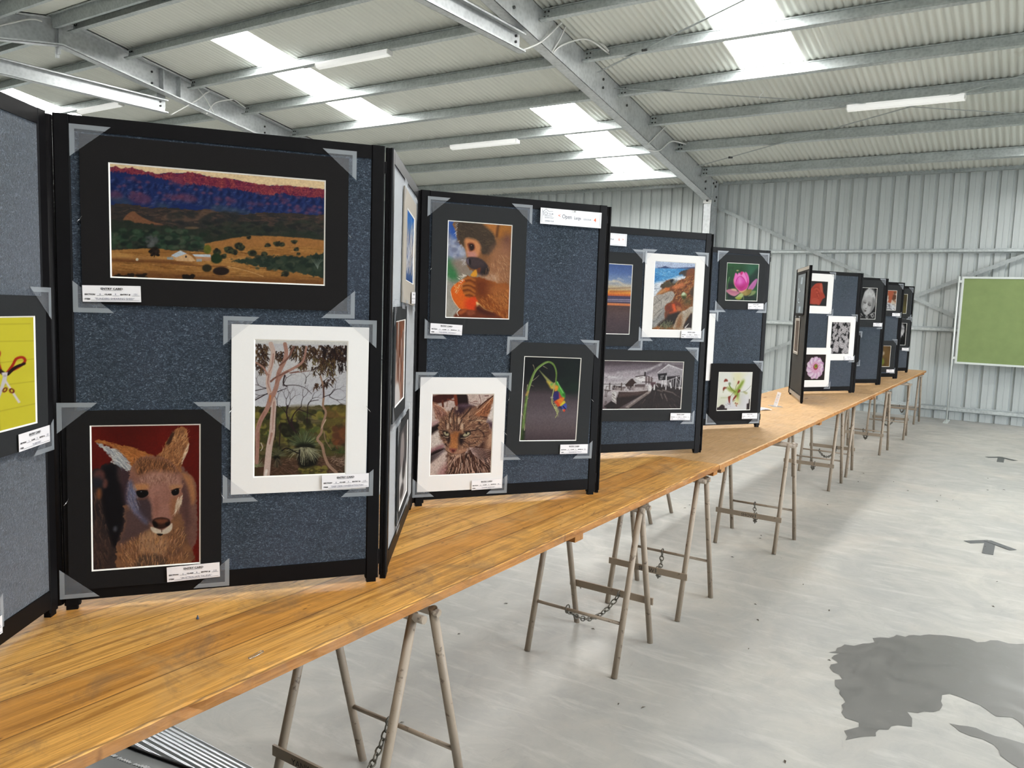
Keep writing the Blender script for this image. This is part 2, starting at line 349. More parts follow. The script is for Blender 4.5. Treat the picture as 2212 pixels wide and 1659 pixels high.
# purlins, cut at the rafters
bays = [(-17.4, -11.19, 'left bay'), (-11.03, -4.94, 'middle bay'), (-4.785, 1.45, 'right bay'), (1.61, 7.9, 'far right bay')]
ordn = ['ridge', 'second', 'third', 'fourth', 'fifth', 'sixth', 'seventh', 'lowest']
def purlin_bm(L):
    m = MB(); T = .003; D = .15; F = .06; s = SL
    def slab(y0, y1, z0, z1):
        b = len(m.v)
        for xx in (0, L):
            for (yy, zz) in ((y0,z0),(y1,z0),(y1,z1),(y0,z1)): m.v.append((xx, yy, zz))
        for q in ((0,3,2,1),(4,5,6,7),(0,1,5,4),(1,2,6,5),(2,3,7,6),(3,0,4,7)): m.face([b+k for k in q])
    slab(0, T, -D, 0); slab(-F, 0, -D, -D+T); slab(0, F, -T, 0); slab(-F, -F+T, -D, -D+.016); slab(F-T, F, -.016, 0); slab(-.012, 0, -.016, -T)
    for xx in (.03, .075, L-.03, L-.075):
        for zz in (-.04, -.1): m.lathe([(0,-.001),(.011,-.001),(.011,-.008),(0,-.008)], (xx, 0, zz), 8, 'y', 1)
    return m
for (xa, xb, bn) in bays:
    for i, y in enumerate(PUR):
        o = purlin_bm(xb-xa).obj('roof_purlin', [M['galv'], M['bolt']]); o.location = (xa, y, zt(y)-.001); o.rotation_euler = (-math.atan(SL), 0, 0)
        struct(o, 'galvanised roof purlin, %s from ridge on the far slope, %s' % (ordn[i], bn) if i else 'galvanised ridge purlin on the far slope, %s' % bn, 'purlin', 'roof purlins')
    for i, y in enumerate(PUR):
        yy = 2*YR-y
        o = purlin_bm(xb-xa).obj('roof_purlin', [M['galv'], M['bolt']]); o.location = (xb, yy, zt(yy)-.001); o.rotation_euler = (-math.atan(SL), 0, PI)
        struct(o, 'galvanised roof purlin, %s from ridge on the near slope, %s' % (ordn[i], bn) if i else 'galvanised ridge purlin on the near slope, %s' % bn, 'purlin', 'roof purlins')
    m = MB(); L = xb-xa; m.box(0, L, 0, .004, 0, .128); m.box(0, L, -.055, 0, 0, .004); m.box(0, L, -.055, 0, .124, .128); m.box(0, L, -.055, -.051, 0, .016)
    o = m.obj('eave_beam', M['galv']); o.location = (xa+.09, 13.54, 3.655); struct(o, 'galvanised eave channel along the top of the far wall, %s' % bn, 'eave beam', 'eave beams')
    for (gz, gh, gn) in ((2.485, .075, 'top'), (1.31, .082, 'middle'), (.118, .088, 'bottom')):
        m = MB(); m.extrude([(0,0),(.006,.0),(.022,-.06),(gh-.022,-.06),(gh-.006,0),(gh,0),(gh,.003),(0,.003)][::-1], (0,0,0), (L,0,0), (0,0,1), (0,1,0))
        o = m.obj('wall_girt', M['galv']); o.location = (xa+.1, 13.612, gz); struct(o, '%s galvanised wall girt across the far wall, %s' % (gn, bn), 'girt', 'wall girts')
# columns on the far wall
for (cx_, where) in ((-4.796, 'under the main rafter'), (1.6, 'right of the green board'), (-11.18, 'behind the second rafter')):
    r = thing('wall_column', 'galvanised steel wall column '+where, 'column', (cx_, 13.3, 0)); r['kind'] = 'structure'
    m = MB(); m.box(-.006, 0, 0, .30, 0, 3.72); m.box(-.14, 0, 0, .006, 0, 3.32); m.box(-.14, 0, .294, .30, 0, 3.7); m.box(-.14, -.134, 0, .03, 0, 3.32); m.obj('column_channel', M['galv2'], r)
    m = MB(); m.box(-.142, .002, -.012, -.001, 3.33, 3.42); m.box(-.142, .002, -.012, .1, 3.415, 3.425); m.obj('seat_cleat', M['white_metal'], r)
    m = MB(); m.box(.001, .008, -.06, .06, 3.42, 3.72); m.box(.001, .012, .07, .22, 3.3, 3.73); m.obj('knee_plate', M['galv2'], r)
    for (y_, z_) in ((0,3.66),(.11,3.62),(.11,3.38),(.14,3.70),(.18,3.45)):
        m = MB(); m.lathe([(0,.008),(.018,.008),(.018,.022),(0,.022)], (.004, y_, z_), 8, 'x'); m.obj('bolt', M['bolt'], r)
    m = MB(); m.lathe([(0,-.012),(.02,-.012),(.02,-.026),(0,-.026)], (-.07, 0, 3.375), 8, 'y'); m.obj('bolt', M['bolt'], r)
# flat strap bracing on the wall and under the roof
def strap(name, p, q, w, up, label, grp):
    o = MB().bar(p, q, w, .003, up).obj(name, M['strap']); return struct(o, label, 'bracing strap', grp)
strap('bracing_strap', (-4.72, 13.543, 3.262), (1.55, 13.543, .352), .055, (0,1,0), 'flat steel brace sloping down rightwards from the column across the far wall', 'wall bracing')
strap('bracing_strap', (-4.72, 13.548, .44), (1.55, 13.548, 3.255), .055, (0,1,0), 'flat steel brace rising rightwards behind the green board', 'wall bracing')
def rp(x, y, o=.165): return (x, y, zt(y)-o)
strap('bracing_strap', rp(-4.72,8.87), rp(1.5,5.95), .032, (0,0,1), 'thin roof brace running up past the right bay skylight', 'roof bracing')
strap('bracing_strap', rp(-4.72,9.32), rp(1.5,12.08), .032, (0,0,1), 'thin roof brace sloping down towards the batten light at right', 'roof bracing')
strap('bracing_strap', rp(-4.72,12.25,.168), rp(1.5,9.36,.168), .032, (0,0,1), 'thin roof brace rising from the column head across the right bay', 'roof bracing')
for (x, y) in ((-3.95, 8.51), (-4.05, 11.94)):
    o = MB().lathe([(0,-.03),(.016,-.03),(.016,.03),(0,.03)], rp(x, y, .172), 8, 'x').obj('strap_tensioner', M['bolt']); struct(o, 'dark strap tightener bolt on the %s roof brace' % ('upper' if y < 10 else 'lower'), 'strap tensioner')

# batten lights under the purlins
def batten(L):
    m = MB(); m.extrude([(-.05,0),(-.05,-.025),(-.03,-.06),(.03,-.06),(.05,-.025),(.05,0)], (0,0,0), (L,0,0), (0,1,0), (0,0,1)); return m
for (x0, x1, y, label) in ((-8.23,-6.97,7.63,'white batten light beside the left skylight strip'), (-8.28,-6.99,10.6,'white batten light above the grey side board'), (-2.16,-.91,10.6,'white batten light in the right bay, crossed by roof braces'), (-14.1,-12.84,7.63,'white batten light far left beyond the rear rafter')):
    L = x1-x0; r = thing('batten_light', label, 'light fitting', (x0, y-.015, zt(y)-.155), (-math.atan(SL),0,0), 'batten lights')
    batten(L).obj('diffuser', M['lamp'], r)
    m = MB(); m.box(-.012,0,-.05,.05,-.055,0); m.obj('end_cap', M['white_metal'], r); m = MB(); m.box(L,L+.012,-.05,.05,-.055,0); m.obj('end_cap', M['white_metal'], r)
    m = MB(); m.tube([(-.3,.03,.0),(-.12,.02,-.008),(-.01,0,-.02)], .006, 6); m.obj('cable', M['white_metal'], r)
# conduits looping round the rafters
def cr(pts, k=6):
    P = [Vector(p) for p in pts]; out = []
    for i in range(len(P)-1):
        a, b, c, d = P[max(i-1,0)], P[i], P[i+1], P[min(i+2,len(P)-1)]
        for j in range(k):
            t = j/k; out.append(.5*((2*b)+(c-a)*t+(2*a-5*b+4*c-d)*t*t+(3*b-a-3*c+d)*t**3))
    return out+[P[-1]]
def conduit(pts, label, r=.010): tag(MB().tube(cr(pts), r, 7).obj('conduit', M['white_metal']), label, 'conduit', 'white cable conduits', 'structure')
x1 = -4.75
conduit([(-4.86,7.33,4.21),(x1,7.6,4.37),(x1,8.0,4.68),(x1,8.28,4.85),(x1+.1,8.5,4.75),(x1+.3,8.6,4.5)], 'white conduit curving from the collar tie end up over the main rafter')
conduit([(x1-.06,7.9,4.33),(x1,7.98,4.5),(x1,8.2,4.76),(x1+.06,8.45,4.72),(x1+.3,8.61,4.5)], 'white conduit bowing up the side of the main rafter')
conduit([(x1-.06,7.92,4.33),(x1,8.05,4.46),(x1+.12,8.4,4.6),(x1+.3,8.63,4.47)], 'straight white conduit on the side of the main rafter')
conduit([(x1-.05,10.61,3.83),(x1,10.9,4.05),(x1,11.17,4.2),(x1,11.42,4.25),(x1+.12,11.6,4.04)], 'white conduit bent over the lower end of the main rafter')
conduit([(x1-.16,10.86,3.80),(x1-.03,10.97,3.80),(x1,11.32,3.99),(x1+.1,11.66,4.0)], 'short white conduit at the lower end of the main rafter')
x1 = -11.06
conduit([(-11.2,7.42,4.19),(x1,7.76,4.46),(x1,8.01,4.66),(x1+.02,8.25,4.68),(x1+.1,8.6,4.52)], 'white conduit curving from the rear collar tie over the rear rafter')
conduit([(x1-.02,7.95,4.3),(x1,8.1,4.5),(x1+.1,8.35,4.6)], 'white conduit crossing the rear rafter')
conduit([(x1-.02,7.8,4.66),(x1,7.95,4.5),(x1,8.08,4.32)], 'grey white conduit slanting down the rear rafter', .008)
conduit([(-11.1,4.6,4.55),(-11.05,5.0,4.75),(-11.05,5.35,4.93),(-11.05,5.5,4.95)], 'white conduit curving up to the ridge on the rear rafter')
# rag wisps under the skylights
for (x, y, label) in ((-8.6, 9.9, 'scrap of white web hanging under the left skylight'), (-3.0, 9.85, 'scrap of white web hanging under the right skylight')):
    p = rp(x, y, .15); tag(MB().tube(cr([p,(p[0]+.01,p[1]+.01,p[2]-.04),(p[0]-.02,p[1],p[2]-.08),(p[0]-.03,p[1],p[2]-.12)]), [.002]*18+[.006], 5).obj('cobweb_scrap', M['paper']), label, 'cobweb')

# green noticeboard on poles
r = thing('noticeboard', 'green felt noticeboard with pale metal frame standing by far wall', 'noticeboard', (-.985, 13.26, 0))
m = MB(); m.box(.045,1.92,-.008,.008,.895,2.105); m.obj('felt_panel', M['green'], r)
m = MB(); m.box(.02,1.945,-.014,.014,.87,.898); m.box(.02,1.945,-.014,.014,2.102,2.13); m.box(.02,.048,-.014,.014,.898,2.102); m.box(1.917,1.945,-.014,.014,.898,2.102); m.obj('frame', M['alu'], r)
for x in (-.018, 1.983):
    m = MB(); m.tube([(x,.0,.012),(x,0,2.135)], .013, 10); p = m.obj('pole', M['alu'], r)
    m = MB(); m.box(x-.03,x+.03,-.2,.2,0,.012); m.obj('foot', M['alu'], r)
    for z in (.95, 2.06):
        m = MB(); s_ = 1 if x < 1 else -1; m.box(min(x,x+s_*.04),max(x,x+s_*.04),-.011,.011,z-.018,z+.018); m.obj('clamp', M['alu'], r)

# tape arrows, damp patches and leaf scraps on the floor
for (x, y, s_, label) in ((-.145, 6.2, 1.0, 'nearer grey tape arrow stuck on the concrete floor'), (-.21, 10.2, 1.0, 'farther grey tape arrow stuck on the concrete floor')):
    r = thing('floor_arrow', label, 'floor marking', (x, y, .001), (0,0,0), 'floor tape arrows')
    m = MB(); m.box(-.035,.03,-.2,.12,0,.0012); m.obj('shaft', M['tape'], r)
    m = MB(); m.bar((-.135,.03,.0008),(.0,.165,.0008), .06, .0012); m.obj('head_strip', M['tape'], r)
    m = MB(); m.bar((.135,.02,.002),(-.02,.165,.002), .06, .0012); m.obj('head_strip', M['tape'], r)
def flat(pts, wob, seed, z, name, mat):
    rr = random.Random(seed); out = []; N = len(pts)
    for i in range(N):
        a, b = Vector(pts[i]), Vector(pts[(i+1) % N]); L = (b-a).length; k = max(1, int(L/.028))
        nrm = Vector((-(b-a).y, (b-a).x)).normalized() if L else Vector((0,0))
        for j in range(k):
            q = a.lerp(b, j/k) + nrm*rr.uniform(-wob, wob); out.append((q.x, q.y, z))
    m = MB(); m.v = out; m.face(list(range(len(out)))); return m.obj(name, mat)
st = [(-.673,3.748),(-.63,3.757),(-.65,3.68),(-.60,3.64),(-.64,3.57),(-.575,3.53),(-.595,3.438),(-.537,3.354),(-.513,3.188),(-.448,3.152),(-.437,3.118),(-.467,3.016),(-.457,2.989),(-.397,3.045),(-.358,3.097),(-.377,3.115),(-.283,3.242),(-.287,3.349),(-.194,3.451),(-.194,3.565),(-.176,3.627),(-.074,3.586),(-.009,3.545),(.037,3.558),(.087,3.49),(.3,3.42),(.52,3.5),(.7,3.8),(.62,4.2),(.4,4.45),(.075,4.427),(-.022,4.384),(-.115,4.325),(-.213,4.317),(-.308,4.263),(-.454,4.129),(-.523,4.042),(-.53,3.959),(-.616,3.873)]
tag(flat(st, .018, 3, .0012, 'damp_patch', M['damp']), 'large dark damp patch on the concrete at right', 'damp patch', None, 'stuff')
st = [(-.154,3.364),(-.063,3.39),(-.002,3.363),(.088,3.361),(.25,3.33),(.3,3.2),(.15,3.1),(.09,3.15),(.018,3.219),(-.003,3.285),(-.044,3.301),(-.112,3.321)]
tag(flat(st, .008, 4, .0012, 'damp_patch', M['damp']), 'small narrow damp streak below the large patch', 'damp patch', None, 'stuff')
m = MB(); rr = random.Random(5)
for k in range(70):
    x, y = rr.uniform(-2.2, .4), rr.uniform(1.6, 9.5); a = rr.uniform(0, PI); l = rr.uniform(.004, .014)
    d = Vector((math.cos(a), math.sin(a), 0))*l; e = Vector((-d.y, d.x, 0))*.3; p = Vector((x, y, .001)); h = Vector((0,0,.004))
    m.quad(p-d, p-e*1.2+h, p+d, p+e+h*.5)
tag(m.obj('leaf_litter', M['dirt']), 'tiny scattered leaf and grit scraps on the concrete floor', 'litter', None, 'stuff')

# ------------------------------------------------------------------ tables
TW0, TW1 = -2.178, -1.31
def tabletop(y0, y1, mat, label, dz=0.0, seed=0, bats=()):
    r = thing('trestle_tabletop', label, 'table top', (TW0, y0, .72+dz), (0,0,0), 'long trestle table tops')
    W = TW1-TW0; L = y1-y0; rr = random.Random(seed); n = int(L/.04); top, edge = MB(), MB()
    ys = [L*i/n for i in range(n+1)]; jf = [rr.uniform(-.0025,.0025) if rr.random() < .75 else rr.uniform(-.007,-.002) for _ in ys]; jb = [rr.uniform(-.0015,.0015) for _ in ys]
    for y, a, b in zip(ys, jf, jb): top.v += [(0+b,y,0),(0+b,y,.027),(.003,y,.03),(W-.006+a,y,.03),(W+a*.6,y,.0255),(W+b*2,y,.002+b),(W-.003,y,0)]
    for i in range(n):
        for k in range(6): top.face([i*7+k, i*7+k+1, i*7+7+k+1, i*7+7+k], 1 if k in (4,5) else 0)
        top.face([i*7+6, i*7, i*7+7, i*7+13], 0)
    top.face(list(range(7))[::-1], 1); top.face([n*7+k for k in range(7)], 1)
    top.obj('board', [mat, M['edge']], r)
    for yb in bats:
        b = MB(); b.box(.02, W-.005, yb, yb+.06, -.022, -.0005); b.obj('batten', M['edge'], r)
    return r
tabletop(-.75, 3.975, M['pine'], 'nearest long table top of orange pine planks under the first four boards', 0, 1, (.3, 3.2, 4.655))
tabletop(3.985, 8.665, M['ply'], 'middle pale plywood table top carrying the beach and lotus boards', -.004, 2, (.04, 2.3, 4.60))
tabletop(8.675, 13.12, M['ply'], 'farthest pale plywood table top with the last small-looking boards', -.004, 3, (.04, 4.2))

# trestles
def ringlink(m, c, t, s, L=.017, W=.0105, r=.0032):
    t = Vector(t).normalized(); s = Vector(s).normalized(); P = []
    for k in range(10):
        a = 2*PI*k/10; P.append(Vector(c) + t*math.cos(a)*L + s*math.sin(a)*W)
    m.tube(P, r, 5, True)
def text_mesh(items, name, mats, parent=None, y=0):
    """items: (string, x, z, size, align, matindex, xscale); written on the local x-z plane facing -y"""
    me = bpy.data.meshes.new(name); V, F, MI = [], [], []
    dg = bpy.context.evaluated_depsgraph_get()
    for it in items:
        s_, x, z, size, al, mi = it[:6]; sx = it[6] if len(it) > 6 else 1; bold = it[7] if len(it) > 7 else 0
        cu = bpy.data.curves.new('lettering', 'FONT'); cu.body = s_; cu.size = size; cu.align_x = al; cu.resolution_u = 2; cu.offset = bold
        ob = bpy.data.objects.new('lettering', cu); C.objects.link(ob); bpy.context.view_layer.update()
        ev = ob.evaluated_get(bpy.context.evaluated_depsgraph_get()); tm = ev.to_mesh(); n = len(V)
        V += [(x+v.co.x*sx, y, z+v.co.y) for v in tm.vertices]; F += [[n+i for i in p.vertices] for p in tm.polygons]; MI += [mi]*len(tm.polygons)
        ev.to_mesh_clear(); C.objects.unlink(ob); bpy.data.objects.remove(ob); bpy.data.curves.remove(cu)
    me.from_pydata(V, [], F)
    for m_ in mats: me.materials.append(m_)
    me.polygons.foreach_set('material_index', MI); me.update()
    o = bpy.data.objects.new(name, me); C.objects.link(o)
    if parent is not None: o.parent = parent
    return o
TH = .692
def make_trestle(flip, word, seed):
    """ladder frames hinged at the top; local x across the table, y along it"""
    r = bpy.data.objects.new('steel_trestle', None); C.objects.link(r); rr = random.Random(seed)
    hx, sp, top = .215, .21, .028
    for s_ in (-1, 1):
        ye = lambda z: s_*(sp+(top-sp)*z/TH)
        for sx in (-1, 1):
            m = MB(); x = sx*(hx if s_*flip > 0 else hx-.022); m.tube([(x,s_*sp,.0),(x,ye(TH),TH)], .0135, 10); m.obj('leg', M['trestle'], r)
        m = MB(); m.tube([(-hx-.02,ye(TH-.012),TH-.012),(hx+.02,ye(TH-.012),TH-.012)], .012, 8); m.obj('top_rail', M['trestle'], r)
        z = .215; y = ye(z)
        if s_*flip < 0:
            m = MB(); m.box(-hx, hx, y-.004-(.0125 if s_<0 else -.0125), y+.004-(.0125 if s_<0 else -.0125), z-.016, z+.016); b = m.obj('flat_brace', M['trestle'], r)
            if word:
                q = text_mesh([(word, 0, z-.010, .028, 'CENTER', 0)], 'stencil', [M['ink']], b, y-.0215 if s_ < 0 else y-.0)
                if s_ > 0:
                    for v in q.data.vertices: v.co.y = y+.004
        else: m = MB(); m.tube([(-hx,y,z),(hx,y,z)], .0075, 8); m.obj('round_brace', M['trestle'], r)
    for sx in (-1, 1):
        m = MB(); m.bar((sx*.12,-top-.01,TH-.012),(sx*.12,top+.01,TH-.012), .03, .02); m.obj('hinge', M['trestle'], r)
    m = MB(); z = .215; y0 = sp+(top-sp)*z/TH; N = 15; P = []
    for k in range(N+1):
        t = k/N; P.append(Vector((.05*(1-2*t)*flip, -y0+2*y0*t, z-.002-.075*4*t*(1-t))))
    for k in range(N):
        a, b = P[k], P[k+1]; d = b-a; side = Vector((1,0,0)) if k % 2 else d.cross(Vector((1,0,0)))
        ringlink(m, (a+b)/2, d, side, d.length*.62)
    ringlink(m, P[0]+Vector((0,0,.004)), (0,1,0), (0,0,1), .018, .018); ringlink(m, P[-1]+Vector((0,0,.004)), (0,1,0), (0,0,1), .014, .014)
    m.obj('chain', M['chain'], r)
    return r
TR = [(1.65,-1.555,1,'YANKALILLA SHOW','steel trestle nearest the camera under the orange pine top',0), (3.12,-1.565,-1,None,'steel trestle holding the far half of the pine top, chain in full view',0), (3.86,-1.56,1,'SHOW','steel trestle under the joint between pine and plywood tops',0),
      (5.28,-1.475,1,'SHOW','steel trestle under the lotus photo board, painted word on its brace',0), (7.42,-1.59,1,None,'steel trestle under the gap between the lotus and rose boards',0), (8.15,-1.61,-1,None,'steel trestle under the joint of the two plywood tops',0),
      (9.69,-1.53,1,None,'steel trestle below the board with the baby portrait',0), (11.08,-1.49,-1,None,'farthest visible steel trestle near the end of the tables',0), (5.405,-2.40,1,None,'steel trestle set crossways behind the middle table',PI/2), (12.75,-1.55,1,None,'steel trestle hidden under the very end of the last top',0), (-.1,-1.6,1,None,'steel trestle under the near end of the pine top',0)]
protos = {}
for (y, x, fl, word, label, rz) in TR:
    key = (fl, word)
    if key not in protos: o = protos[key] = make_trestle(fl, word, 1)
    else: o = dup(protos[key])
    o.location = (x, y, 0); o.rotation_euler = (0,0,rz); tag(o, label, 'trestle', 'steel trestles under the tables')

# ------------------------------------------------------------------ display boards
PAN = {'P1':((-1.50,.335),(-1.968,.980)),'P2':((-1.968,.980),(-1.501,1.626)),'P3':((-1.497,1.642),(-1.962,2.301)),'P4':((-1.962,2.301),(-1.509,2.960)),
 'P5':((-1.509,2.985),(-1.955,3.54)),'P6':((-1.97,3.56),(-1.513,4.214)),'P7':((-1.513,4.24),(-1.985,4.81)),'P8':((-2.0,4.83),(-1.549,5.486)),
 'P9':((-1.958,7.925),(-1.667,7.178)),'P10':((-1.958,7.925),(-1.518,8.594)),'P10b':((-1.50,8.615),(-1.905,9.16)),
 'P11':((-1.92,9.18),(-1.462,9.833)),'P11b':((-1.446,9.853),(-1.895,10.34)),'P12':((-1.91,10.36),(-1.445,11.01)),'P12b':((-1.43,11.03),(-1.925,11.70)),'P13':((-1.94,11.72),(-1.475,12.372))}
LAB = {'P1':'leftmost felt display board, cut by the frame, with the scissors photo','P2':'large near felt display board with mountain, kangaroo and gum tree photos','P3':'grey felt board seen almost edge-on between the two nearest boards','P4':'felt display board with monkey, parrot and cat photos',
 'P5':'felt board hidden edge-on behind the monkey board','P6':'felt display board with sunset, rocky shore and boat photos','P7':'felt board turned away behind the rocky shore board','P8':'felt display board with lotus and lily photos',
 'P9':'dark backed felt board standing side-on at the table gap','P10':'felt display board with red rose, daisies and pink flower photos','P10b':'felt board turned away behind the daisies board','P11':'felt display board with the black and white baby portrait','P11b':'felt board turned away behind the baby portrait board',
 'P12':'felt display board with cooking hands photo at top, second from the end','P12b':'felt board turned away before the last board','P13':'last and farthest felt display board on the tables'}
PH, RT = 1.2, .022
TRIM = {'P1':(0,.016),'P2':(.016,0),'P3':(0,.022),'P4':(.016,0),'P9':(.02,0),'P10':(.018,0)}
def pang(pn):
    a, b = PAN[pn]; return math.atan2(b[1]-a[1], b[0]-a[0]), math.hypot(b[0]-a[0], b[1]-a[1])
for pn in PAN:
    th, W = pang(pn); a = PAN[pn][0]; zt_ = .75 if a[1] < 3.9 else .746
    if pn in ('P5','P7','P10b','P11b','P12b'): W -= .02
    L0 = TRIM.get(pn, (0,0))[0]; W -= TRIM.get(pn, (0,0))[1]
    r = thing('display_board', LAB[pn], 'display board', (a[0], a[1], zt_), (0,0,th), 'zigzag felt display boards')
    hgt = PH + (.75-zt_); R0, R1, R2, G = .036, .036, .045, .024; t2 = RT/2
    m = MB(); m.box(L0+R0, W-R0, -t2+.003, t2-.003, G+R2, hgt-R1); m.obj('pinboard', M['felt_dark'] if pn == 'P9' else M['felt'], r)
    m = MB(); m.box(L0+R0, W-R0, -t2, t2, hgt-R1, hgt-.001); m.obj('top_rail', M['black'], r)
    m = MB(); m.box(L0+R0, W-R0, -t2, t2, G, G+R2); m.obj('bottom_rail', M['black'], r)
    for (x0, x1) in ((L0, L0+R0), (W-R0, W)):
        m = MB(); k = .0035
        m.extrude([(x0+k,-t2),(x1-k,-t2),(x1,-t2+k),(x1,-.003),(x1-.003,-.002),(x1-.003,.002),(x1,.003),(x1,t2-k),(x1-k,t2),(x0+k,t2),(x0,t2-k),(x0,.003),(x0+.003,.002),(x0+.003,-.002),(x0,-.003),(x0,-t2+k)], (0,0,.012), (0,0,hgt-.012), (1,0,0), (0,1,0)); m.obj('post', M['black'], r)
        m = MB(); m.box(x0+.004, x1-.006, -t2+.003, t2-.003, 0, .013); m.obj('foot', M['black'], r)
    if pn in ('P2','P4','P10'):
        m = MB(); m.tube([(0,0,.015),(0,0,hgt-.004)], .0152, 10); m.obj('hinge_post', M['black'], r)
    if pn in ('P2','P4','P6','P8'):
        m = MB(); m.box(W-.004, W+.006, -.006, .006, 1.13, 1.16); m.box(W-.004, W+.006, -.006, .006, .05, .09); m.obj('hinge_clip', M['black'], r)
    if pn == 'P9':
        m = MB(); m.box(L0+R0, W-R0, -t2-.001, -t2+.002, hgt-R1*.9, hgt-.004); m.obj('metal_trim', M['mat_beige'], r)
        m = MB(); m.box(L0+R0, W-R0, -t2-.001, -t2+.002, G, G+R2*.8); m.obj('metal_trim', M['mat_beige'], r)
# ------------------------------------------------------------------ printed photographs, painted as per-vertex ink on the print sheets
class Cv:
    def __init__(s, w, h, quad, bg=(0,0,0)):
        s.w, s.h = w, h; s.a = np.empty((h, w, 3)); s.a[:] = np.array(bg)/255.
        src = np.array(quad, float); dst = np.array([(0,0),(w,0),(w,h),(0,h)], float); A = []
        for (x, y), (u, v) in zip(src, dst):
            A.append([x,y,1,0,0,0,-u*x,-u*y,u]); A.append([0,0,0,x,y,1,-v*x,-v*y,v])
        A = np.array(A); hh = np.linalg.solve(A[:, :8], A[:, 8]); s.H = np.append(hh, 1).reshape(3, 3)
        s.k = w/np.linalg.norm(src[1]-src[0]); s.X, s.Y = np.meshgrid(np.arange(w)+.5, np.arange(h)+.5); s.r = np.random.RandomState(11)
    def T(s, pts):
        p = np.asarray(pts, float); q = np.c_[p, np.ones(len(p))] @ s.H.T; return q[:, :2]/q[:, 2:]
    def noise(s, nx, ny, seed=0, octv=4, rough=.55):
        r = np.random.RandomState(seed); out = np.zeros((s.h, s.w)); amp = 1.; tot = 0.
        for o in range(octv):
            gx, gy = max(2, int(nx*2**o)), max(2, int(ny*2**o)); g = r.rand(gy+2, gx+2)
            fx = s.X/s.w*gx; fy = s.Y/s.h*gy; ix = fx.astype(int); iy = fy.astype(int); fx = fx-ix; fy = fy-iy
            fx = fx*fx*(3-2*fx); fy = fy*fy*(3-2*fy)
            v = (g[iy,ix]*(1-fx)+g[iy,ix+1]*fx)*(1-fy)+(g[iy+1,ix]*(1-fx)+g[iy+1,ix+1]*fx)*fy
            out += v*amp; tot += amp; amp *= rough
        return np.clip((out/tot-.5)*1.7+.5, 0, 1)
    def put(s, al, col, sl=None):
        if sl is None: sl = (slice(None), slice(None))
        c = np.asarray(col, float)
        if c.ndim == 1: c = c/255.
        s.a[sl] = s.a[sl]*(1-al[..., None]) + c*al[..., None]
    def grad(s, stops):
        """vertical gradient, stops = [(crop y, colour)] along the centre line"""
        ys = [s.T([((0), y)])[0][1]/s.h for y, _ in stops] if False else [y for y, _ in stops]
        v = s.Y/s.h; c = np.stack([np.interp(v, ys, [k[1][i] for k in stops]) for i in range(3)], -1)/255.; s.a[:] = c
    def pmask(s, pts, soft=1., smooth=True, wob=0., seed=0):
        p = s.T(pts)
        if smooth:
            n = len(p); out = []
            for i in range(n):
                a, b, c, d = p[i-1], p[i], p[(i+1)%n], p[(i+2)%n]
                for j in range(4):
                    t = j/4.; out.append(.5*((2*b)+(c-a)*t+(2*a-5*b+4*c-d)*t*t+(3*b-a-3*c+d)*t**3))
            p = np.array(out)
        pad = soft+2+wob*3; x0, y0 = np.maximum(0, (p.min(0)-pad).astype(int)); x1 = int(min(s.w, p[:,0].max()+pad+1)); y1 = int(min(s.h, p[:,1].max()+pad+1))
        if x1 <= x0 or y1 <= y0: return None, None
        sl = (slice(y0, y1), slice(x0, x1)); X, Y = s.X[sl], s.Y[sl]
        if wob:
            X = X + (s.noise(s.w/6., s.h/6., seed+1, 2)[sl]-.5)*wob*2; Y = Y + (s.noise(s.w/6., s.h/6., seed+2, 2)[sl]-.5)*wob*2
        ins = np.zeros(X.shape, bool); d2 = np.full(X.shape, 1e9); n = len(p)
        for i in range(n):
            (ax, ay), (bx, by) = p[i], p[(i+1)%n]; dx, dy = bx-ax, by-ay; L = dx*dx+dy*dy+1e-9
            t = np.clip(((X-ax)*dx+(Y-ay)*dy)/L, 0, 1); d2 = np.minimum(d2, (X-ax-t*dx)**2+(Y-ay-t*dy)**2)
            if ay != by: ins ^= ((ay > Y) != (by > Y)) & (X < dx*(Y-ay)/(by-ay+1e-12)+ax)
        d = np.sqrt(d2); d = np.where(ins, d, -d); return np.clip(.5+d/max(soft, .7), 0, 1), sl
    def poly(s, pts, col, soft=1., smooth=True, op=1., wob=0., seed=0, nz=None, col2=None):
        al, sl = s.pmask(pts, soft, smooth, wob, seed)
        if al is None: return
        if nz is not None:
            n = s.noise(nz[0], nz[1], seed+5, 4)[sl][..., None]; s.put(al*op, np.array(col)/255.*(1-n)+np.array(col2)/255.*n, sl)
        else: s.put(al*op, col, sl)
    def ell(s, x, y, rx, ry, col, rot=0, soft=1.5, op=1.):
        t = np.linspace(0, 2*PI, 20, endpoint=False); c, d = math.cos(rot), math.sin(rot)
        s.poly(np.c_[x+rx*np.cos(t)*c-ry*np.sin(t)*d, y+rx*np.cos(t)*d+ry*np.sin(t)*c], col, soft, False, op)
    def line(s, pts, w, col, w2=None, soft=1., smooth=True, op=1.):
        p = s.T(pts); w *= s.k; w2 = w if w2 is None else w2*s.k
        if smooth and len(p) > 2:
            q = np.vstack([2*p[0]-p[1], p, 2*p[-1]-p[-2]]); out = []
            for i in range(1, len(q)-2):
                a, b, c, d = q[i-1:i+3]
                for j in range(4):
                    t = j/4.; out.append(.5*((2*b)+(c-a)*t+(2*a-5*b+4*c-d)*t*t+(3*b-a-3*c+d)*t**3))
            p = np.array(out+[q[-2]])
        pad = max(w, w2)/2+soft+1; x0, y0 = np.maximum(0, (p.min(0)-pad).astype(int)); x1 = int(min(s.w, p[:,0].max()+pad+1)); y1 = int(min(s.h, p[:,1].max()+pad+1))
        if x1 <= x0 or y1 <= y0: return
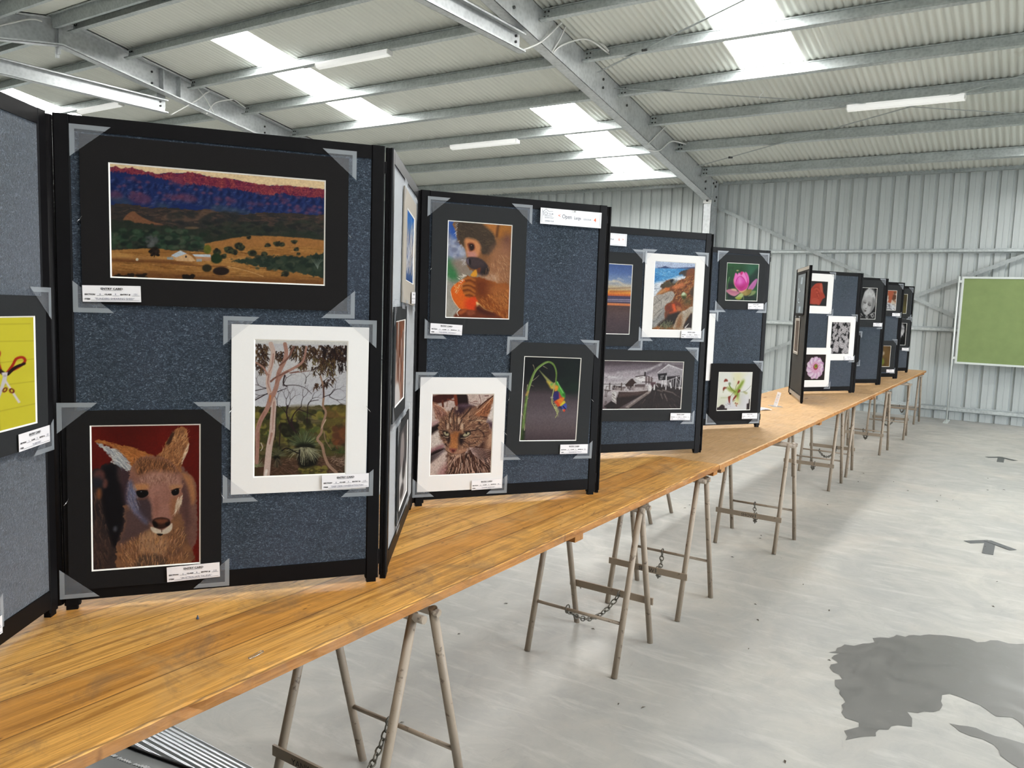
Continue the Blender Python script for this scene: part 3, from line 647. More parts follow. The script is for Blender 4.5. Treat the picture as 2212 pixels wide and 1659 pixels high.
        sl = (slice(y0, y1), slice(x0, x1)); X, Y = s.X[sl], s.Y[sl]; best = np.full(X.shape, -1e9); n = len(p)-1
        for i in range(n):
            (ax, ay), (bx, by) = p[i], p[i+1]; dx, dy = bx-ax, by-ay; L = dx*dx+dy*dy+1e-9
            t = np.clip(((X-ax)*dx+(Y-ay)*dy)/L, 0, 1); g = (i+t)/n; d = np.sqrt((X-ax-t*dx)**2+(Y-ay-t*dy)**2); best = np.maximum(best, (w+(w2-w)*g)/2-d)
        k = min(1., max(w, .45)); s.put(np.clip(.5+best/max(soft, .7), 0, 1)*op*k, col, sl)
    def hairs(s, n, reg, ang, ln, w, cols, spread=.4, curve=.2, op=.8, seed=0):
        """short strokes scattered in the crop-space polygon reg; ang is degrees or a function of (x,y)"""
        r = np.random.RandomState(seed); q = np.array(reg, float); x0, y0 = q.min(0); x1, y1 = q.max(0); c = 0; tries = 0
        while c < n and tries < n*12:
            tries += 1; x, y = r.uniform(x0, x1), r.uniform(y0, y1); ins = False; j = len(q)-1
            for i in range(len(q)):
                if (q[i,1] > y) != (q[j,1] > y) and x < (q[j,0]-q[i,0])*(y-q[i,1])/(q[j,1]-q[i,1])+q[i,0]: ins = not ins
                j = i
            if not ins: continue
            a = math.radians(ang(x, y) if callable(ang) else ang)+r.uniform(-spread, spread); L = ln*r.uniform(.6, 1.4); b = a+r.uniform(-curve, curve)*2
            m = (x+math.cos(a)*L*.5, y+math.sin(a)*L*.5); e = (m[0]+math.cos(b)*L*.5, m[1]+math.sin(b)*L*.5)
            s.line([(x,y), m, e], w*r.uniform(.7,1.3), cols[r.randint(len(cols))], w*.3, 1., False, op); c += 1
    def blobs(s, n, reg, rad, cols, seed=0, flat=.7, soft=1.5, op=1.):
        r = np.random.RandomState(seed); (x0, y0, x1, y1) = reg
        for _ in range(n):
            R = rad*r.uniform(.5, 1.4); s.ell(r.uniform(x0, x1), r.uniform(y0, y1), R, R*flat, cols[r.randint(len(cols))], r.uniform(-.3,.3), soft, op)
    def speck(s, amt, nx, ny, seed=3, mask=None):
        n = (s.noise(nx, ny, seed, 3, .7)-.5)*amt; n = n if mask is None else n*mask; s.a = np.clip(s.a*(1+n[..., None]*2), 0, 1)

def p_mountains():
    c = Cv(420, 226, [(20,46),(2176,242),(2166,1278),(44,1186)], (70,55,40)); Pp = c.poly
    Pp([(0,30),(2200,220),(2200,420),(0,180)], (236,205,158), 1, False)
    ridge = [(20,95),(90,88),(150,112),(240,96),(300,112),(380,140),(500,165),(630,152),(740,160),(855,150),(960,180),(1080,208),(1250,218),(1390,250),(1520,275),(1620,290),(1690,284),(1850,296),(2000,312),(2190,330)]
    Pp(ridge+[(2200,620),(0,620)], (26,42,92), 1, False, 1, 1.2, 1)
    # red lit band
    band = [(x, y-3) for x, y in ridge]+[(2190,415),(2050,405),(1900,390),(1750,360),(1620,380),(1500,365),(1380,335),(1250,310),(1120,300),(1010,285),(900,265),(760,270),(680,235),(520,200),(380,165),(260,160),(140,140),(20,130)]
    Pp(band, (112,32,62), 2, False, .95, 2, 4, (40,10), (150,62,58)); c.hairs(520, band, lambda x,y: 70 if int(x*.013)%2 else 118, 24, 8, [(165,75,70),(90,20,55),(70,22,60),(190,98,85),(128,44,62)], .4, .3, .6, 2); c.hairs(240, band, 15, 40, 7, [(176,86,76),(84,22,58),(140,52,62)], .3, .3, .5, 21)
    c.hairs(50, band, 8, 60, 6, [(70,14,45),(200,105,95)], .3, .2, .5, 9)
    rs = np.random.RandomState(8)
    for row, (dy, hh, lt, dk) in enumerate(((95,70,(40,58,108),(16,26,66)),(165,85,(48,62,108),(18,30,72)),(235,80,(54,66,104),(22,36,78)))):
        for x in np.arange(30, 2180, 78):
            x = x+rs.uniform(-25,25); y = np.interp(x, [p[0] for p in ridge], [p[1] for p in ridge])+dy+rs.uniform(-20,20); w_ = rs.uniform(45,85)
            Pp([(x,y),(x-w_*.5,y+hh*.5),(x-w_,y+hh),(x-w_*.2,y+hh*.9),(x+6,y+hh*.4)], lt, 4, False, .75); Pp([(x,y),(x+6,y+hh*.4),(x-w_*.2,y+hh*.9),(x+w_*.6,y+hh),(x+w_*.5,y+hh*.5)], dk, 4, False, .8)
            if rs.rand() < .45: Pp([(x-20,y+10),(x,y-8),(x+26,y+6),(x+10,y+20)], (110,66,92), 4, True, .8)
            if rs.rand() < .5: c.line([(x-w_*.6,y+hh*.55),(x-w_*.2,y+hh*.5)], 7, (96,104,138), 4, 2, False, .7)
    for (x, y, rx, ry) in ((330,400,120,55),(90,370,70,45),(650,390,85,25),(800,400,110,40),(1110,415,40,20),(1240,430,55,22),(1440,460,45,16),(1530,470,35,14),(1770,430,50,18),(1900,515,40,16),(2040,530,50,22),(240,210,60,12),(700,235,60,35)): c.ell(x, y, rx, ry, (122,62,82), .2, 7, .55)
    c.hairs(130, [(40,200),(2150,420),(2150,560),(40,420)], lambda x,y: 35 if int(x*.008+y*.01)%2 else 140, 30, 7, [(58,80,128),(24,36,80),(86,86,118),(16,24,62),(70,66,104)], .4, .3, .5, 6)
    for (x, y, w, h) in ((560,480,60,25),(1180,530,150,45),(150,430,110,35),(1350,545,120,22)): c.ell(x, y, w, h, (62,78,92), .25, 8, .6)
    # brown middle hills
    hill = [(30,462),(160,455),(320,475),(440,505),(600,500),(760,510),(900,520),(980,512),(1080,540),(1240,560),(1380,570),(1480,560),(1600,552),(1800,560),(1990,572),(2100,585),(2190,570)]
    Pp(hill+[(2200,900),(0,900)], (74,56,48), 1, False, 1, 1.5, 7, (14,10), (44,44,44))
    c.hairs(160, [(40,480),(2160,590),(2160,700),(40,640)], 5, 90, 14, [(96,72,58),(40,40,42),(110,84,64),(34,36,40)], .25, .2, .5, 3)
    Pp([(180,590),(260,530),(330,575),(440,630),(560,668),(200,640)], (126,84,58), 2)
    Pp([(560,600),(680,520),(760,575),(900,560),(980,512),(1090,545),(930,620),(700,640)], (106,80,62), 3, True, .7)
    c.blobs(40, (560,540,1300,660), 38, [(38,40,42),(46,46,44)], 5, .4, 4, .7)
    # dark woods
    Pp([(30,600),(400,660),(600,680),(900,720),(1100,690),(1300,670),(1700,690),(2190,770),(2190,835),(1900,820),(1500,790),(1200,820),(980,860),(960,930),(30,915)], (36,44,36), 3, False, 1, 3, 9, (30,12), (52,52,44))
    c.blobs(150, (40,720,980,900), 34, [(44,66,48),(30,44,34),(56,78,56),(24,32,28),(70,80,62)], 8, .6, 3, .8); c.blobs(120, (980,640,2150,770), 38, [(38,42,38),(58,54,46),(30,34,34),(48,56,46)], 12, .4, 3, .7)
    c.blobs(22, (400,790,520,880), 20, [(100,100,100),(80,84,82)], 3, .9, 3, .6); c.ell(850,700,70,12,(120,98,70),0,3,.8)
    # paddocks
    Pp([(30,915),(420,900),(760,930),(980,940),(980,860),(1200,815),(1450,782),(1700,790),(1960,810),(2190,835),(2190,1290),(30,1200)], (150,100,48), 2, False, 1, 1, 13, (6,26), (178,126,66))
    Pp([(980,860),(1200,815),(1450,782),(1700,790),(1960,810),(2190,835),(2190,900),(1700,880),(1300,900)], (166,112,60), 4, False, .8)
    c.hairs(240, [(40,930),(2160,900),(2160,1270),(40,1190)], 3, 150, 9, [(120,72,32),(190,140,78),(98,58,26),(206,158,96)], .12, .1, .5, 4)
    Pp([(30,1000),(400,990),(900,1060),(500,1050),(30,1030)], (104,60,30), 5, True, .7); Pp([(40,1130),(700,1150),(1400,1200),(2160,1220),(2160,1280),(40,1190)], (92,52,26), 14, False, .7)
    Pp([(30,940),(350,985),(620,985),(600,1010),(300,1010),(40,985)], (190,140,80), 5, True, .7)
    # creek trees
    Pp([(1250,1020),(1500,1000),(1750,985),(2000,990),(2190,960),(2190,1190),(1950,1160),(1700,1120),(1500,1080),(1330,1050)], (34,46,38), 3, True, 1, 3, 3, (20,8), (56,66,50)); c.blobs(60, (1500,990,2150,1120), 32, [(30,40,34),(52,64,50),(66,74,56)], 4, .6, 3, .8)
    for k in range(7): c.line([(2100,1110),(2090+k*8-20,1060),(2040+k*22,1015)], 6, (120,130,118), 2)
    for (x, y, r) in ((1315,880,42),(1340,905,34),(1220,920,46),(1270,940,36),(1455,955,42),(1570,962,30),(1605,875,26),(1700,865,34),(1745,870,30),(1868,845,26),(1415,800,22),(1890,920,24),(1165,985,30),(1100,940,40),(1780,1160,38),(1910,965,18)): c.ell(x, y, r, r*.75, (44,46,34), 0, 3); c.blobs(5, (x-r,y-r*.7,x+r,y+r*.6), r*.35, [(30,32,26),(66,70,46)], x, .8, 2)
    c.ell(1005,915,38,45,(98,100,36),0,3); c.ell(1095,1005,58,50,(34,50,28),0,3); c.ell(480,930,50,42,(40,28,20),0,3); c.blobs(12,(430,890,530,970),16,[(28,20,16),(54,38,26)],2); c.line([(482,950),(475,985)],8,(40,28,20))
    # shed
    Pp([(645,970),(690,990),(830,975),(860,1035),(700,1025),(640,990)], (206,160,114), 1, False); Pp([(740,925),(850,985),(890,1030),(700,1025),(690,992)], (214,170,122), 1, False)
    Pp([(645,970),(735,924),(800,955),(690,992)], (190,200,208), 1, False); Pp([(855,962),(1035,965),(1040,995),(880,985)], (196,204,212), 1, False); Pp([(880,985),(1040,992),(1040,1030),(900,1020)], (190,138,100), 1, False)
    c.ell(792,985,10,12,(60,52,50),0,1); Pp([(600,990),(660,985),(670,1015),(605,1012)], (150,152,148), 1, False); Pp([(895,1010),(950,1008),(950,1035),(895,1035)], (160,162,160), 1, False); c.line([(640,1050),(900,1075),(1200,1085)],9,(120,72,40)); c.ell(305,1010,14,14,(226,214,190),0,1)
    c.ell(1140,1130,82,42,(38,26,22),0,3); c.ell(1000,1100,48,38,(46,42,28),0,3); c.line([(1200,1085),(1400,1130),(1560,1185)],6,(206,160,110)); c.blobs(30,(60,1155,420,1190),18,[(34,24,16)],3,.6,2); c.blobs(16,(760,1170,860,1200),20,[(30,22,16)],4,.7,2)
    c.speck(.07, 120, 66); return c
def p_roo():
    c = Cv(244, 346, [(28,46),(1218,34),(1208,1535),(54,1622)], (100,20,12)); P_ = c.poly
    n = c.noise(3,3,2); c.a *= (.82+.34*n)[..., None]
    # body behind
    P_([(40,640),(110,530),(240,460),(460,500),(600,900),(500,1600),(40,1640)], (64,48,44), 4, True, 1, 4, 1, (8,10), (38,32,34))
    P_([(170,490),(300,470),(330,640),(420,760),(410,1100),(330,1350),(250,1300),(160,900),(150,800),(210,640),(170,610)], (16,14,18), 10); c.hairs(120,[(60,700),(160,900),(240,1300),(240,1600),(60,1600)],80,70,10,[(92,66,52),(70,52,44),(112,82,66)],.3,.2,.5,5)
    c.ell(130,590,60,60,(120,70,62),0,8,.7); c.ell(190,680,30,50,(126,76,66),0,6,.7); c.ell(125,790,26,60,(150,88,50),0,8,.8); c.ell(110,660,60,60,(36,38,46),0,10,.8); c.ell(300,1170,22,30,(108,112,122),.2,6,.6)
    P_([(340,520),(460,520),(480,900),(420,1000),(360,700)], (66,46,50), 12, True, .9)
    P_([(980,560),(1080,570),(1150,640),(1172,760),(1175,1250),(1110,1420),(1090,1560),(960,1560)], (132,94,82), 4, True, 1, 2, 2, (6,8), (100,68,60)); P_([(1010,570),(1100,590),(1150,680),(1165,850),(1120,900),(1080,720)], (176,120,78), 10, True, .9); P_([(1020,640),(1080,800),(1100,1080),(1060,1180),(1010,900)], (84,56,54), 12, True, .8)
    # chest
    P_([(430,900),(900,1000),(1000,1010),(1080,1300),(1100,1560),(380,1620),(310,1440),(330,1330),(400,1120)], (150,102,66), 3, True, 1, 3, 3, (7,10), (104,74,58))
    P_([(420,960),(640,1060),(660,1180),(420,1310),(340,1320),(400,1120)], (88,66,64), 14); P_([(600,1220),(760,1180),(860,1300),(830,1440),(640,1440),(540,1400)], (182,140,104), 12, True, .7)
    P_([(540,1480),(700,1440),(860,1500),(840,1580),(560,1600)], (78,62,52), 10, True, .8); c.hairs(420, [(330,1330),(620,1180),(1050,1150),(1090,1540),(340,1600)], lambda x,y: 60+60*(x-330)/750., 55, 9, [(186,130,80),(120,78,50),(206,156,104),(90,60,44),(196,144,110)], .4, .3, .6, 7)
    # ears
    P_([(80,212),(130,200),(280,245),(430,270),(560,310),(640,345),(720,390),(740,520),(560,600),(480,520),(440,450),(350,330),(250,280),(140,240)], (186,116,58), 2, True, 1, 2, 5, (10,8), (150,88,44))
    P_([(85,230),(160,250),(260,290),(350,330),(440,450),(500,530),(400,525),(330,490),(260,440),(270,410),(220,350),(120,265)], (206,198,186), 2, True, 1, 3, 6, (12,10), (150,152,156)); c.hairs(200,[(120,250),(350,330),(500,530),(330,490),(250,400)],40,60,8,[(236,230,220),(170,172,176),(130,136,146)],.3,.2,.7,8)
    c.hairs(180,[(130,205),(560,310),(700,400),(560,560),(440,420),(250,270)],25,50,8,[(214,140,74),(140,80,40),(196,122,66)],.4,.3,.6,9)
    P_([(735,380),(820,310),(850,230),(900,150),(980,80),(1045,62),(1075,130),(1095,240),(1080,340),(1020,450),(1005,560),(900,540),(800,470)], (176,116,68), 2, True, 1, 2, 7, (8,10), (140,92,60)); P_([(1090,240),(1085,320),(1040,420),(1015,470),(1030,380)], (232,206,176), 3)
    c.hairs(300,[(780,360),(960,100),(1070,120),(1080,320),(980,520),(800,450)],lambda x,y:-60,50,8,[(208,146,90),(134,86,54),(96,60,40),(220,166,116)],.5,.3,.6,10); c.hairs(60,[(850,250),(900,150),(920,170),(870,270)],-60,50,9,[(60,36,26)],.3,.2,.7,11); P_([(735,380),(800,400),(850,470),(800,470),(740,430)], (70,38,24), 6, True, .9)
    # head
    P_([(470,520),(560,400),(720,380),(880,430),(1000,560),(1030,660),(1020,820),(990,930),(940,1020),(900,1080),(900,1160),(820,1225),(720,1200),(660,1110),(560,1040),(470,960),(425,860),(430,700),(450,600)], (160,112,92), 3, True, 1, 3, 8, (6,8), (136,92,78))
    P_([(430,700),(470,640),(520,760),(560,900),(660,1010),(640,1120),(540,1040),(460,950),(420,860)], (92,96,124), 10, True, .85); P_([(520,850),(680,850),(700,1040),(690,1110),(580,1010)], (66,52,56), 12, True, .95)
    P_([(500,470),(650,400),(850,440),(960,560),(720,545),(560,590)], (122,78,48), 14, True, .9); c.hairs(260,[(500,420),(880,440),(980,580),(700,550),(540,600)],-80,42,8,[(88,54,36),(166,108,66),(60,40,30),(196,132,84)],.6,.3,.6,12)
    P_([(600,590),(760,550),(960,590),(1000,690),(900,720),(660,720),(540,700)], (176,130,112), 16, True, .8); c.hairs(460,[(560,600),(960,590),(960,700),(880,800),(700,820),(560,720)],lambda x,y:-90+60*(x-770)/400.,32,7,[(198,152,130),(140,96,80),(118,78,64)],.4,.3,.45,13)
    P_([(700,700),(880,700),(890,900),(895,1060),(720,1080),(700,940),(660,820)], (176,126,110), 10, True, .9, 2, 3, (4,8), (156,108,94)); P_([(730,830),(760,840),(770,980),(740,1040),(720,980)], (138,90,76), 10, True, .6); P_([(900,860),(980,840),(970,980),(900,1020)], (156,102,66), 12, True, .7); P_([(510,690),(650,690),(640,745),(520,750)], (196,134,84), 8, True, .85); P_([(890,700),(1010,700),(990,745),(900,745)], (196,140,92), 8, True, .7)
    c.hairs(160,[(430,650),(520,700),(560,950),(500,980),(430,850)],75,50,7,[(120,126,156),(84,84,106),(150,140,146)],.3,.3,.6,14); c.hairs(120,[(980,820),(1030,800),(1010,900),(940,1000),(960,900)],110,50,7,[(226,206,180),(200,170,140)],.3,.2,.7,15)
    # eyes, nose, mouth
    P_([(525,770),(570,752),(640,755),(658,785),(640,815),(590,835),(545,820)], (10,8,8), 2); P_([(905,765),(950,738),(985,735),(982,790),(940,810),(915,800)], (10,8,8), 2); c.line([(520,762),(575,750),(650,752)],7,(70,40,26)); c.line([(900,758),(955,734),(1000,732)],7,(70,40,26)); c.line([(540,850),(620,850),(660,820)],14,(110,70,50),6,3,True,.7); c.ell(580,768,7,4,(120,120,124)); c.ell(950,755,5,4,(120,120,124))
    P_([(680,1150),(740,1160),(800,1185),(860,1150),(910,1110),(905,1180),(850,1222),(760,1225),(700,1200)], (214,198,176), 3); P_([(705,1075),(780,1045),(870,1060),(890,1095),(880,1130),(800,1170),(720,1150)], (52,30,24), 3); P_([(740,1070),(850,1065),(860,1095),(790,1115),(740,1095)], (128,74,50), 6, True, .8); P_([(700,1090),(740,1100),(760,1140),(720,1150)], (14,8,8), 4); P_([(840,1110),(885,1095),(880,1125),(850,1140)], (14,8,8), 4); c.line([(800,1165),(800,1205)],8,(90,60,46)); P_([(745,1222),(810,1224),(800,1240),(770,1243)], (18,10,8), 2)
    c.speck(.07, 80, 110); return c
def p_gum():
    c = Cv(216, 326, [(40,30),(1138,36),(1130,1590),(54,1640)], (226,222,212)); P_ = c.poly; L = c.line
    P_([(46,78),(1132,82),(1128,1588),(58,1634)], (196,194,198), 1, False); P_([(46,78),(1132,82),(1130,500),(50,500)], (206,202,200), 60, False); P_([(50,740),(1130,720),(1130,860),(50,860)], (212,212,214), 30, False, .7)
    P_([(52,820),(300,815),(620,815),(860,795),(1000,780),(1130,805),(1130,1590),(56,1636)], (86,82,40), 2, False, 1, 2, 3, (10,14), (56,54,30))
    P_([(440,820),(700,800),(860,830),(830,1000),(480,990)], (104,92,62), 10, True, .9); c.hairs(150,[(420,830),(860,820),(860,1000),(420,1000)],4,70,9,[(120,106,70),(80,72,46),(66,60,40)],.15,.2,.5,3)
    c.blobs(240,(60,860,1120,1300),36,[(112,108,48),(60,58,30),(136,124,56),(40,38,24),(86,74,40),(74,84,42)],4,.8,3,.75); c.blobs(80,(880,800,1125,1200),44,[(128,112,48),(96,84,40),(60,50,28),(110,82,44)],6,.8,3,.8); c.blobs(50,(1000,1060,1125,1300),36,[(112,66,38),(88,52,34)],7,.8,3,.7); c.blobs(30,(380,1020,540,1130),40,[(34,32,20),(48,46,28)],8,.8,3); c.blobs(60,(70,1250,1120,1380),34,[(110,92,58),(80,70,44),(50,44,28)],9,.5,3,.7)
    P_([(60,1420),(500,1400),(1130,1380),(1130,1590),(60,1640)], (88,58,44), 14, False, .9, 2, 9, (12,6), (58,42,30)); c.hairs(200,[(240,1420),(1110,1400),(1110,1580),(240,1620)],10,60,9,[(120,84,70),(60,40,30),(140,104,84)],.6,.3,.5,10)
    c.blobs(70,(580,1510,900,1600),24,[(96,88,40),(70,66,30),(120,108,50)],11,.6,2)
    r = np.random.RandomState(4)
    def leaves(x0,y0,x1,y1,n,cols,ln=46,an=80): c.hairs(n,[(x0,y0),(x1,y0),(x1,y1),(x0,y1)],an,ln,15,cols,.9,.3,.9,int(x0+y0))
    dk = [(52,32,26),(40,28,24),(76,52,36),(96,72,44)]
    leaves(48,85,200,330,120,dk); leaves(260,170,380,280,50,dk); leaves(460,90,700,250,130,dk+[(110,88,56)]); leaves(690,90,1130,260,260,dk); leaves(830,90,1130,380,200,[(30,20,20),(44,28,24)]); leaves(720,240,1000,430,140,dk+[(96,84,44)]); leaves(560,260,660,360,50,dk+[(110,92,46)]); leaves(60,300,180,420,30,dk); leaves(750,540,800,590,14,dk,40); leaves(830,470,980,580,36,dk,40)
    bk = (44,28,30); tr = (206,178,164); ts = (172,128,112); td = (128,88,76)
    def twig(x, y, a, L_, w, d=0, col=bk):
        a2 = a+r.uniform(-.35,.35); m = (x+math.cos(a)*L_*.5, y+math.sin(a)*L_*.5); e = (m[0]+math.cos(a2)*L_*.5, m[1]+math.sin(a2)*L_*.5); L([(x,y),m,e], w, col, w*.6)
        if d > 0:
            for k in (-1, 1): twig(e[0], e[1], a2+k*r.uniform(.3,.75), L_*.72, w*.62, d-1, col)
    for (x, y, a, l) in ((440,830,-1.9,110),(440,830,-1.2,100),(600,810,-1.5,110),(680,790,-1.1,90),(380,560,-1.1,90),(230,660,2.9,120),(200,600,3.3,110),(840,520,-.6,90),(930,690,.5,90),(925,680,-.8,90),(330,830,-1.8,100),(640,540,-1.3,70)): twig(x, y, a, l, 9, 3)
    for pl, w in (([(540,1110),(470,1010),(430,900),(440,800)],24),([(520,1090),(490,980),(520,890),(600,810)],18),([(430,900),(390,840),(340,800)],10),([(580,845),(700,890),(770,920)],12),([(670,1000),(672,880),(690,760),(800,730)],13),([(385,570),(520,560),(640,590),(720,660)],9),([(400,450),(385,540),(430,580)],18),([(300,1200),(312,830)],12),([(350,1270),(362,990)],13),([(60,740),(150,690),(220,650)],14),([(60,630),(150,610),(210,600)],10),([(320,640),(420,600)],10)): L(pl, w, bk, w*.55)
    # grass trees
    for (gx, gy, R, n, cols) in ((640,1270,200,150,[(96,104,70),(70,80,52),(122,128,92),(54,62,40)]),(335,1390,110,60,[(100,98,70),(70,70,48)]),(1060,1350,90,40,[(76,90,44),(56,68,34)]),(95,1520,130,50,[(140,140,104),(104,104,72)])):
        for k in range(n):
            a = r.uniform(-PI, 0); q = R*r.uniform(.55,1.05); L([(gx,gy),(gx+math.cos(a)*q,gy+math.sin(a)*q)], 7, cols[r.randint(len(cols))], 3)
    c.ell(650,1280,115,50,(20,20,12),0,8,.9); P_([(575,1330),(760,1330),(790,1480),(600,1520)], (20,18,12), 8)
    for k in range(130):
        a = r.uniform(.1, PI-.1); q = r.uniform(120,250); L([(650+r.uniform(-60,60),1290),(650+math.cos(a)*q*.7,1290+math.sin(a)*q*.5),(650+math.cos(a)*q*.95,1290+math.sin(a)*q*.85)], 7, [(150,148,116),(116,112,84),(60,56,40),(176,170,140)][r.randint(4)], 3, 1, True, .85)
    c.ell(320,1410,40,26,(18,16,12),0,5); 
    for k in range(30): a = r.uniform(.3,PI-.3); L([(325,1415),(325+math.cos(a)*80,1415+math.sin(a)*110)],7,[(90,80,60),(40,34,26)][r.randint(2)],3)
    L([(380,1330),(440,1300),(580,1360)],14,(24,18,16)); L([(590,1320),(585,1480)],16,(24,18,16))
    # gum trunks
    L([(232,80),(262,190),(225,400),(205,520),(225,640),(270,720)], 52, tr, 50); L([(225,640),(275,760),(268,960),(262,1120),(232,1300),(205,1640)], 54, tr, 74); L([(250,680),(205,830),(130,970),(92,1100),(95,1250),(90,1470)], 58, ts, 44); L([(398,80),(415,180),(390,290),(330,420),(310,560),(270,680)], 44, ts, 54); L([(650,110),(610,280),(490,370),(380,430),(330,500)], 22, ts, 40); L([(60,300),(150,360),(195,440)],18,ts,24); L([(560,400),(460,420),(690,390)],14,td,8); L([(500,110),(440,240),(340,330)],24,td,20); L([(240,520),(300,470),(440,400)],24,td,14)
    for pl, w in (([(215,440),(205,540),(240,640)],18),([(265,200),(250,330),(215,420)],16),([(280,760),(275,900),(268,1080)],16),([(170,880),(120,990),(85,1090)],18),([(330,430),(300,540)],24),([(258,1130),(235,1250)],26),([(110,1130),(105,1300)],30)): L(pl, w, (156,108,94), w*.5, 2, True, .75)
    L([(236,690),(232,760)],20,(206,124,66),8); L([(205,1560),(190,1640)],30,(232,218,206),24)
    L([(820,450),(850,560),(862,680),(855,800),(890,880),(850,1020),(840,1110),(795,1190),(850,1260),(880,1380),(930,1490),(1020,1575)], 20, (160,126,104), 38); L([(860,560),(858,700)],14,(70,46,44)); L([(870,690),(940,660),(980,600)],10,bk,5); L([(870,1100),(890,1200),(960,1310)],14,(140,112,90),6); L([(890,960),(840,1060)],12,(206,178,150),8)
    c.hairs(40,[(900,1380),(1110,1400),(1110,1500),(940,1480)],-10,90,9,[(150,124,104),(120,96,80)],.7,.5,.8,20); L([(135,1330),(155,1290),(135,1240)],9,(206,190,170)); c.speck(.05, 90, 130); return c
def p_monkey():
    c = Cv(168, 236, [(62,48),(1082,122),(1016,1618),(10,1592)], (150,142,128)); P_ = c.poly
    P_([(50,40),(300,60),(340,700),(40,700)], (150,158,186), 20, False); P_([(60,60),(230,70),(200,330),(120,300),(70,260)], (52,92,172), 16); c.blobs(14,(60,280,320,640),46,[(186,190,204),(120,124,150),(206,206,214)],3,.8,6,.8); P_([(40,680),(130,690),(220,860),(210,980),(90,1010),(30,980)], (62,128,76), 18); P_([(120,700),(380,660),(420,860),(250,930),(200,860)], (150,132,116), 18); P_([(30,1000),(100,1040),(140,1300),(240,1480),(200,1600),(10,1600)], (160,150,134), 14, True, 1, 3, 2, (6,6), (186,184,178))
    P_([(215,60),(1090,110),(1080,500),(1040,1620),(540,1620),(560,1000),(520,900),(380,800),(350,640),(330,520),(220,370),(190,210)], (156,106,62), 3, True, 1, 2, 4, (4,6), (128,84,50))
    P_([(215,62),(620,90),(760,220),(830,420),(760,560),(620,600),(560,440),(480,350),(350,350),(330,480),(230,380),(190,210)], (66,52,42), 8, True, 1, 3, 5, (4,4), (84,68,50)); c.hairs(160,[(220,80),(600,100),(780,260),(780,500),(600,560),(400,320),(230,340)],lambda x,y:70-.1*x,50,9,[(96,78,56),(48,38,32),(120,98,64)],.4,.3,.45,6)
    P_([(620,90),(850,110),(820,280),(760,220)], (186,118,56), 10); P_([(850,110),(890,115),(860,290),(825,290)], (84,48,24), 6); P_([(890,115),(1080,130),(1060,260),(900,320),(860,290)], (176,112,46), 10); P_([(960,260),(1070,330),(1050,560),(900,560)], (112,70,62), 20, True, .7); P_([(760,500),(1050,480),(1040,1000),(860,1060),(700,1020)], (178,122,86), 24, True, .7)
    P_([(330,350),(440,340),(540,390),(580,480),(545,600),(470,640),(370,620),(345,520)], (214,142,92), 8); P_([(365,540),(470,540),(520,610),(470,650),(390,640)], (206,140,128), 10, True, .9); P_([(370,420),(440,405),(480,440),(480,510),(410,540),(385,490)], (112,52,30), 5); P_([(400,430),(460,430),(472,480),(450,520),(412,510)], (40,22,18), 3); c.ell(430,448,6,6,(190,170,160))
    P_([(350,660),(400,630),(520,640),(620,690),(690,770),(705,860),(650,930),(560,925),(520,870),(570,820),(480,825),(410,800),(355,730)], (58,46,48), 4); P_([(350,680),(390,660),(395,740),(370,740)], (120,106,120), 6, True, .8); P_([(390,665),(420,680),(415,750),(395,735)], (16,10,12), 3); P_([(420,660),(560,660),(640,740),(560,790),(440,780)], (80,64,64), 10, True, .6); P_([(520,820),(575,800),(560,880),(525,870)], (112,58,34), 4); P_([(600,850),(700,800),(690,900),(620,930)], (46,36,32), 8)
    P_([(520,900),(620,930),(800,900),(860,1060),(680,1050),(600,960)], (196,156,128), 10, True, .8); c.hairs(260,[(560,920),(900,560),(1030,620),(1020,1080),(700,1060)],lambda x,y:110-.05*x,60,9,[(206,150,106),(150,98,62),(128,82,52),(226,184,144)],.4,.3,.45,8)
    P_([(410,925),(500,830),(510,940)], (236,160,44), 3)
    P_([(100,1180),(130,1100),(230,1020),(350,990),(520,1250),(520,1400),(490,1490),(300,1470),(220,1440),(130,1310)], (232,104,26), 3); P_([(360,1290),(510,1250),(510,1400),(480,1490),(350,1460),(320,1380)], (230,66,20), 14, True, .9); c.hairs(40,[(150,1060),(290,1000),(300,1080),(160,1240)],-60,26,9,[(246,214,160),(250,160,80)],.6,.3,.8,9); P_([(505,1345),(545,1380),(510,1430)], (246,206,150), 4); c.line([(95,1180),(130,1310),(220,1440)],9,(246,214,176))
    P_([(320,970),(360,935),(480,940),(620,970),(860,1060),(1030,1080),(1020,1620),(860,1610),(640,1480),(540,1370),(500,1260),(420,1270),(330,1250),(280,1150),(270,1080),(320,1020)], (166,88,30), 4, True, 1, 2, 9, (4,5), (138,66,20)); P_([(520,1000),(760,1060),(720,1200),(560,1260),(500,1180)], (106,44,14), 16, True, .8); P_([(700,1080),(1010,1090),(1000,1400),(760,1300)], (176,106,52), 24, True, .7)
    for (a, b) in (((330,975),(480,1000)),((300,1060),(480,1090)),((285,1130),(480,1180)),((320,1210),(470,1230))): c.line([a,((a[0]+b[0])/2,a[1]-14),b],26,(206,124,48),20,6,True,.8); c.line([(a[0]+8,a[1]+34),((a[0]+b[0])/2,a[1]+26),(b[0],b[1]+34)],14,(96,42,14),8,4,True,.8)
    c.hairs(300,[(540,1260),(1010,1120),(1010,1600),(860,1600),(640,1460)],lambda x,y:60,60,9,[(206,128,56),(140,72,26),(226,152,76),(110,54,18)],.4,.3,.55,11); c.line([(505,1350),(560,1385),(640,1460),(760,1500)],12,(246,196,120),6,3)
